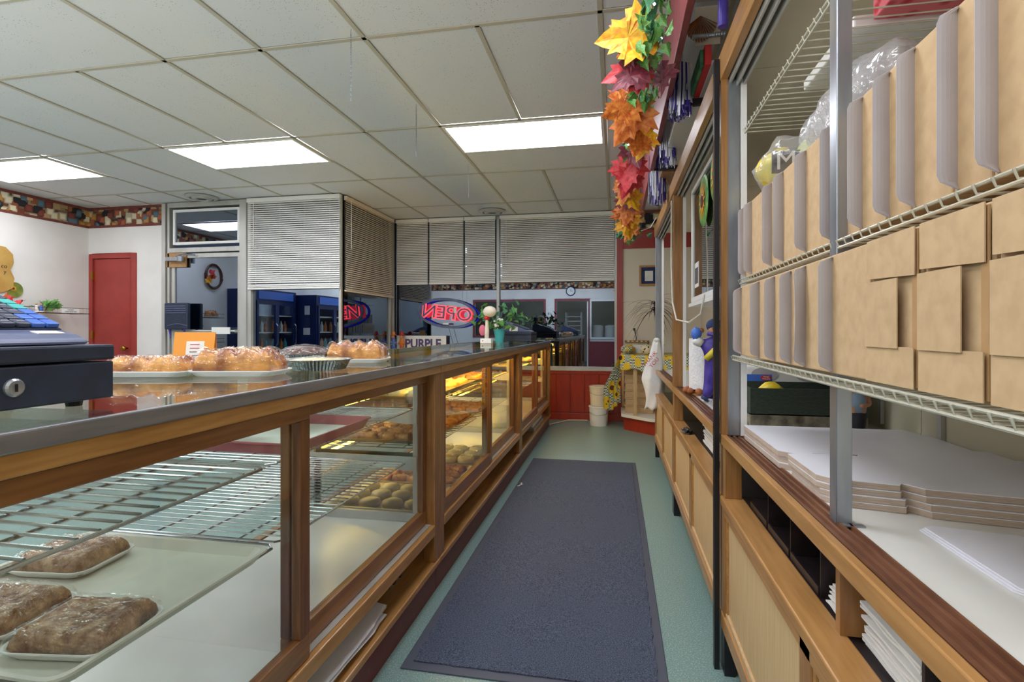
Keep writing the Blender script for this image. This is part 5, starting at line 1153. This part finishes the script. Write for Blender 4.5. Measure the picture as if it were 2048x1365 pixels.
for x, c1, c2 in ((-2.98, 'keyb', 'lo'), (-2.86, 'lo', 'reds')):
    skinned('body', [(x, 6.80, .86), (x, 6.80, .95), (x, 6.80, 1.03), (x, 6.80, 1.09), (x-.05, 6.79, .98), (x+.05, 6.79, .98), (x-.03, 6.79, .70), (x+.03, 6.79, .70)], [(0, 1), (1, 2), (2, 3), (2, 4), (2, 5), (0, 6), (0, 7)], [.03, .032, .02, .026, .014, .014, .016, .016], c1, t_)
    MB().lathe([(.055, 0), (.052, .004), (.028, .006), (.02, .045), (.004, .055)], (x, 6.80, 1.105), 18).build('hat', c2, t_); MB().ball((x, 6.78, 1.085), (.024, .022, .026), 12, 8).build('face', 'skin', t_, smooth=True)
    for k in range(5): MB().tube([(x, 6.785, 1.0), (x+.05*math.cos(k*1.3), 6.775, 1.0+.05*math.sin(k*1.3))], .008, 5, r2=.002).build('straw', 'ly', t_)
tag(MB().lathe([(.06, 0), (.10, .05), (.12, .14), (.10, .23), (.04, .28), (.015, .30)], (-2.78, 6.0, .0), 28, None, .03, 9).build('grey_gourd', 'grey', smooth=True, at=(-2.78, 6.0, 0)), 'grey ribbed gourd standing behind the case in the bay', 'gourd')
g_ = bpy.data.objects['grey_gourd']; g_.location = (-2.86, 6.2, .69)
st = thing('bay_stool', 'small stool carrying the grey gourd in the window bay', 'stool', (-2.86, 6.2, 0)); MB().lathe([(.15, 0), (.15, .03)], (-2.86, 6.2, .66), 24).build('seat', 'oak', st)
for k in range(3): a = k*2.09; MB().tube([(-2.86+.1*math.cos(a), 6.2+.1*math.sin(a), .66), (-2.86+.15*math.cos(a), 6.2+.15*math.sin(a), .0)], .013, 8).build('leg', 'oak', st)
# flower pot with plush and plants on the far case
t_ = thing('teal_flower_pot', 'teal pot with green plant and white blossoms on the far case', 'plant', (-1.165, 5.3, Z))
MB().lathe([(.038, 0), (.058, .125), (.062, .13), (.062, .14), (.054, .14), (.05, .128)], (-1.165, 5.3, Z), 28).build('pot', 'teal', t_)
for k in range(70):
    a = rnd.uniform(0, 2*PI); el = rnd.uniform(.15, 1.2); L = rnd.uniform(.08, .30); bx_ = .06 if rnd.random() < .6 else -.02
    p = Vector((-1.165+bx_+L*math.cos(el)*math.cos(a), 5.3+.6*L*math.cos(el)*math.sin(a), Z+.14+L*math.sin(el)))
    if k % 4 == 0: MB().tube([(-1.165, 5.3, Z+.12), (-1.165+bx_*.5+L*.3*math.cos(a), 5.3, Z+.14+L*.5), p], .0025, 4).build('stem', 'leafg2', t_)
    key = ('ivy_leaf', rnd.choice(('leafg', 'leafg', 'leafg2', 'ly') if bx_ < 0 else ('leafg', 'leafg2')))
    if key not in proto_l: key = ('ivy_leaf', 'leafg')
    o = proto_l[key].copy(); o.name = 'leaf'; COL.objects.link(o); o.parent = t_; s_ = rnd.uniform(.05, .085); o.scale = (s_, s_, s_); o.location = p-Vector(t_.location); o.rotation_euler = (rnd.uniform(-2, 2), rnd.uniform(-1, 1), rnd.uniform(0, 6))
for k in range(14):
    a = rnd.uniform(0, 6.28); MB().ball((-1.165+.07*math.cos(a)*rnd.random(), 5.25+.03*math.sin(a), Z+.17+rnd.random()*.08), (.014, .014, .01), 8, 5, None, .4, k).build('blossom', 'white', t_)
t_ = thing('scarf_doll', 'small cream headed doll with red scarf standing left of the teal pot', 'doll', (-1.27, 5.12, Z))
MB().lathe([(.0, 0), (.022, .01), (.024, .1), (.015, .16), (.013, .24)], (-1.255, 5.12, Z+.03), 16).build('body', 'cream', t_, smooth=True); MB().ball((-1.225, 5.12, Z+.315), (.068, .055, .055), 20, 14).build('head', 'cream', t_, smooth=True)
MB().lathe([(.025, 0), (.032, .015), (.025, .035)], (-1.255, 5.12, Z+.235), 16).build('scarf', 'reds', t_, smooth=True); MB().ball((-1.30, 5.12, Z+.13), (.035, .03, .055), 14, 10).build('pink_wing', mat('pink_felt', '#cf6d84', rough=.8), t_, smooth=True)
B(-1.31, -1.20, 5.07, 5.16, Z+.0005, Z+.048).build('white_base', 'white', t_, bevel=.003); MB().ball((-1.285, 5.068, Z+.026), .006, 8, 6).build('base_button', 'brass', t_)
# street door dressing
t_ = thing('mail_box', 'dark slotted plastic holder hung on the street door bar', 'letter box', (-5.05, YN-.1, 1.18))
B(-5.25, -4.93, YN-.125, YN-.075, 1.185, 1.50).build('body', 'reg', t_, bevel=.012)
for k in range(4): B(-5.23, -4.95, YN-.131, YN-.1255, 1.455-k*.027, 1.465-k*.027).build('louvre', 'regl', t_)
MB().tube([(-5.2+.27*i/12, YN-.129, 1.225+.025*math.sin(PI*i/12)) for i in range(13)], .004, 5).build('arched_emblem', 'regl', t_)
for x in (-5.2, -5.0): MB().tube([(x, YN-.10, 1.185), (x+.01, YN-.10, 1.13), (x+.02, YN-.11, 1.08)], .014, 8, r2=.006).build('purple_ribbon', 'purple', t_)
# left wall : gingerbread board, plate, wire basket shelf, wreath, loaves and coolers
t_ = thing('gingerbread_board', 'tan gingerbread shaped wall board at the left edge', 'sign', (XL, 4.45, 1.8))
gb = [(.0, .25), (.12, .24), (.19, .17), (.20, .08), (.165, 0), (.205, -.09), (.19, -.2), (.10, -.25), (0, -.255)]; gb = gb+[(-x, z) for x, z in reversed(gb[1:-1])]
MB().prism([(4.44+x, 1.835+z) for x, z in gb], XL+.003, XL+.018, Matrix(((0, 0, 1, 0), (1, 0, 0, 0), (0, 1, 0, 0), (0, 0, 0, 1)))).build('board', 'lamc', t_); bpy.data.objects[t_.name]; [o for o in kids(t_)][0].data.materials[0] = mat('tan_board', '#c09a52', '#b58c46', scale=9, rough=.6)
text('co\n y', .06, 'text', 'lettering', t_, facing((-1, 0, 0), (XL+.019, 4.545, 1.835)), .0008)
t_ = thing('sunflower_plate', 'round sunflower plate hung on the left wall above leaves', 'plate', (XL, 4.655, 1.615))
MB().lathe([(.075, 0), (.082, .01), (.07, .006)], (XL+.002, 4.655, 1.62), 32, Matrix.Rotation(PI/2, 4, 'Y')).build('plate', mat('olive_plate', '#8f8a35', '#5e7a34', scale=14, rough=.3), t_)
for k in range(12):
    a = 2*PI*k/12; T = Matrix.Translation((XL+.010, 4.64, 1.632)) @ Matrix.Rotation(a, 4, 'X') @ Matrix(((0, 0, 1, 0), (1, 0, 0, 0), (0, 1, 0, 0), (0, 0, 0, 1)))
    MB().prism([(-.006, .01), (0, .038), (.006, .01)], 0, .002, T).build('petal', 'ly', t_)
MB().lathe([(.013, 0), (.012, .004)], (XL+.010, 4.64, 1.632), 14, Matrix.Rotation(PI/2, 4, 'Y')).build('seed_disc', 'choc', t_)
t_ = thing('bread_rack', 'brown wire bread shelf on the left wall with a rye price strip', 'rack', (XL+.2, 4.6, 1.3))
for z in (1.37, .98, .6):
    MB().tube([(XL+.01, 3.5, z), (XL+.30, 3.5, z), (XL+.30, 5.25, z), (XL+.01, 5.25, z)], .004, 6).build('shelf_rim', 'black', t_); MB().tube([(XL+.30, 3.5, z+.06), (XL+.30, 5.25, z+.06)], .003, 6).build('rail', 'black', t_)
    for k in range(36): MB().tube([(XL+.01, 3.52+k*.0485, z), (XL+.30, 3.52+k*.0485, z), (XL+.30, 3.52+k*.0485, z+.06)], .0017, 4).build('wire', 'walnut', t_)
B(XL+.304, XL+.308, 4.92, 5.12, 1.372, 1.425).build('price_strip', 'white', t_); text('HONEY\nCRACKER RYE', .021, 'text', 'lettering', t_, facing((-1, 0, 0), (XL+.3085, 5.02, 1.398)), .0006)
def loose(label, x, y, z, ms, n, sz, spread):
    o = thing('leaf_spray', label, 'leaves', (x, y, z), None)
    for k in range(n):
        key = ('maple_leaf', rnd.choice(ms))
        if key not in proto_l:
            q = leaf_mesh(maple, .28, .35).build('maple_leaf', key[1]); q.parent = o; proto_l[key] = q; c = q
        else: c = proto_l[key].copy(); c.name = 'maple_leaf'; COL.objects.link(c); c.parent = o
        c.location = (rnd.uniform(-.05, .05), rnd.uniform(-spread, spread), rnd.uniform(.02, .09)); c.rotation_euler = (rnd.uniform(.6, 1.6), rnd.uniform(-.5, .5), rnd.uniform(-1, 2.5)); c.scale = (sz,)*3
    return o
proto_l[('maple_leaf', 'leafg')] = leaf_mesh(maple, .28, .35).build('maple_leaf', 'leafg'); _pg = proto_l[('maple_leaf', 'leafg')]
loose('spray of red and orange leaves on the left wall bread shelf', XL+.16, 4.45, 1.375, ('lr', 'lo', 'lr', 'lm'), 12, .14, .16)
gs = loose('spray of green leaves at the right of the bread shelf', XL+.16, 4.93, 1.375, ('leafg',), 8, .13, .10)
_pg.parent = gs; _pg.location = (0, .04, .05); _pg.rotation_euler = (1.2, .2, 1.4); _pg.scale = (.13,)*3
t_ = thing('figurine', 'pair of tiny white and blue ceramic figures on the bread shelf', 'figurine', (XL+.2, 4.74, 1.376))
MB().lathe([(.05, 0), (.045, .012)], (XL+.22, 4.74, 1.376), 16).build('base', 'cream', t_)
for y, c in ((4.715, 'white'), (4.765, 'keyb')): MB().lathe([(.02, 0), (.016, .03), (.012, .06), (.004, .066)], (XL+.22, y, 1.388), 14).build('body', c, t_, smooth=True); MB().ball((XL+.22, y, 1.463), .012, 10, 8).build('head', 'skin', t_, smooth=True)
t_ = thing('wreath', 'dark twig wreath with orange leaves on the left wall, mirrored in the door', 'wreath', (XL+.04, 3.42, 2.05))
for k in range(5): MB().tube([(XL+.04+.012*math.sin(q*5+k), 3.42+(.17+.014*math.cos(q*4+k*1.3))*math.cos(q), 2.05+(.19+.014*math.sin(q*6+k))*math.sin(q)) for q in [2*PI*i/36 for i in range(36)]], .011, 6, True).build('twig', 'choc', t_)
for k in range(9):
    c = proto_l[('maple_leaf', rnd.choice(('lo', 'lr', 'ly')))].copy(); c.name = 'leaf'; COL.objects.link(c); c.parent = t_; c.location = (.05, .10+rnd.uniform(-.05, .05), -.04+rnd.uniform(-.09, .09)); c.rotation_euler = (rnd.uniform(1, 2), rnd.uniform(-1, 1), rnd.uniform(0, 3)); c.scale = (.1,)*3
for k in range(7):
    y = 3.62+k*.235; z = (1.376, .986)[k % 2]
    if k % 2 == 0 and 4.2 < y: z = .986
    pack('bread_loaf', 'bagged loaf on the left wall rack, %s from the coolers' % ordn[k].replace('top', 'first'), 'bread', XL+.16, y, z, PI/2, .20, .13, .09, 'bread', rolls, 'bagged loaves on the left wall rack', 20+k)
def cooler(label, x1, y0, y1, h, doors):
    t_ = thing('drinks_cooler', label, 'cooler', ((XL+x1)/2, (y0+y1)/2, 0), 'blue drinks coolers along the left wall'); x0 = XL+.01
    B(x0, x1, y0, y0+.04, .02, h).build('side_panel', 'blue', t_); B(x0, x1, y1-.04, y1, .02, h).build('side_panel', 'blue', t_); B(x0, x1, y0+.04, y1-.04, h-.2, h).build('canopy', 'blue', t_); B(x0, x1, y0+.04, y1-.04, .02, .18).build('base', 'blue', t_); B(x0, x0+.03, y0+.04, y1-.04, .18, h-.2).build('back', 'coolin', t_)
    B(x1, x1+.012, y0+.1, y1-.1, h-.17, h-.03).build('sign_strip', 'keyb', t_)
    MB().tube([(x1-.06, y0+.06, h-.22), (x1-.06, y1-.06, h-.22)], .012, 6).build('cooler_tube', 'ktube', t_)
    for z in (.45, .8, 1.12, 1.42): B(x0+.03, x1-.06, y0+.04, y1-.04, z, z+.02).build('shelf', 'white', t_)
    w_ = (y1-y0-.08)/doors
    for k in range(doors):
        a = y0+.04+k*w_
        f = MB().box(x1-.02, x1+.02, a, a+.05, .18, h-.2).box(x1-.02, x1+.02, a+w_-.05, a+w_, .18, h-.2).box(x1-.02, x1+.02, a+.05, a+w_-.05, .18, .24).box(x1-.02, x1+.02, a+.05, a+w_-.05, h-.26, h-.2).build('door', 'blue', t_)
        B(x1-.004, x1+.004, a+.05, a+w_-.05, .24, h-.26).build('glass', 'cglass', f); MB().tube([(x1+.02, a+.03, .9), (x1+.05, a+.03, .94), (x1+.05, a+.03, 1.25), (x1+.02, a+.03, 1.29)], .01, 6).build('handle', 'steel', f)
        for j, z in enumerate((.47, .82, 1.14)):
            for q in range(4): MB().lathe([(.03, 0), (.032, .12), (.012, .17), (.012, .2)], (x1-.14, a+.10+q*(w_-.2)/3, z), 10).build('bottle', ('white', 'teal', 'lo')[(j+q) % 3], t_)
    return t_
c1 = cooler('nearer two door blue cooler on the left wall, mirrored in the blind window', -5.95, 1.90, 3.08, 1.88, 2)
c2 = cooler('second blue cooler with papers taped on its side, mirrored in the blind window', -5.55, .55, 1.86, 1.84, 2)
for x, z, w_, h_, m in ((-5.74, 1.55, .11, .17, 'paper'), (-5.74, 1.33, .12, .18, 'navy'), (-5.75, 1.15, .14, .13, 'paper')): B(x-w_/2, x+w_/2, 1.861, 1.8635, z-h_/2, z+h_/2).build('flyer', m, c2)
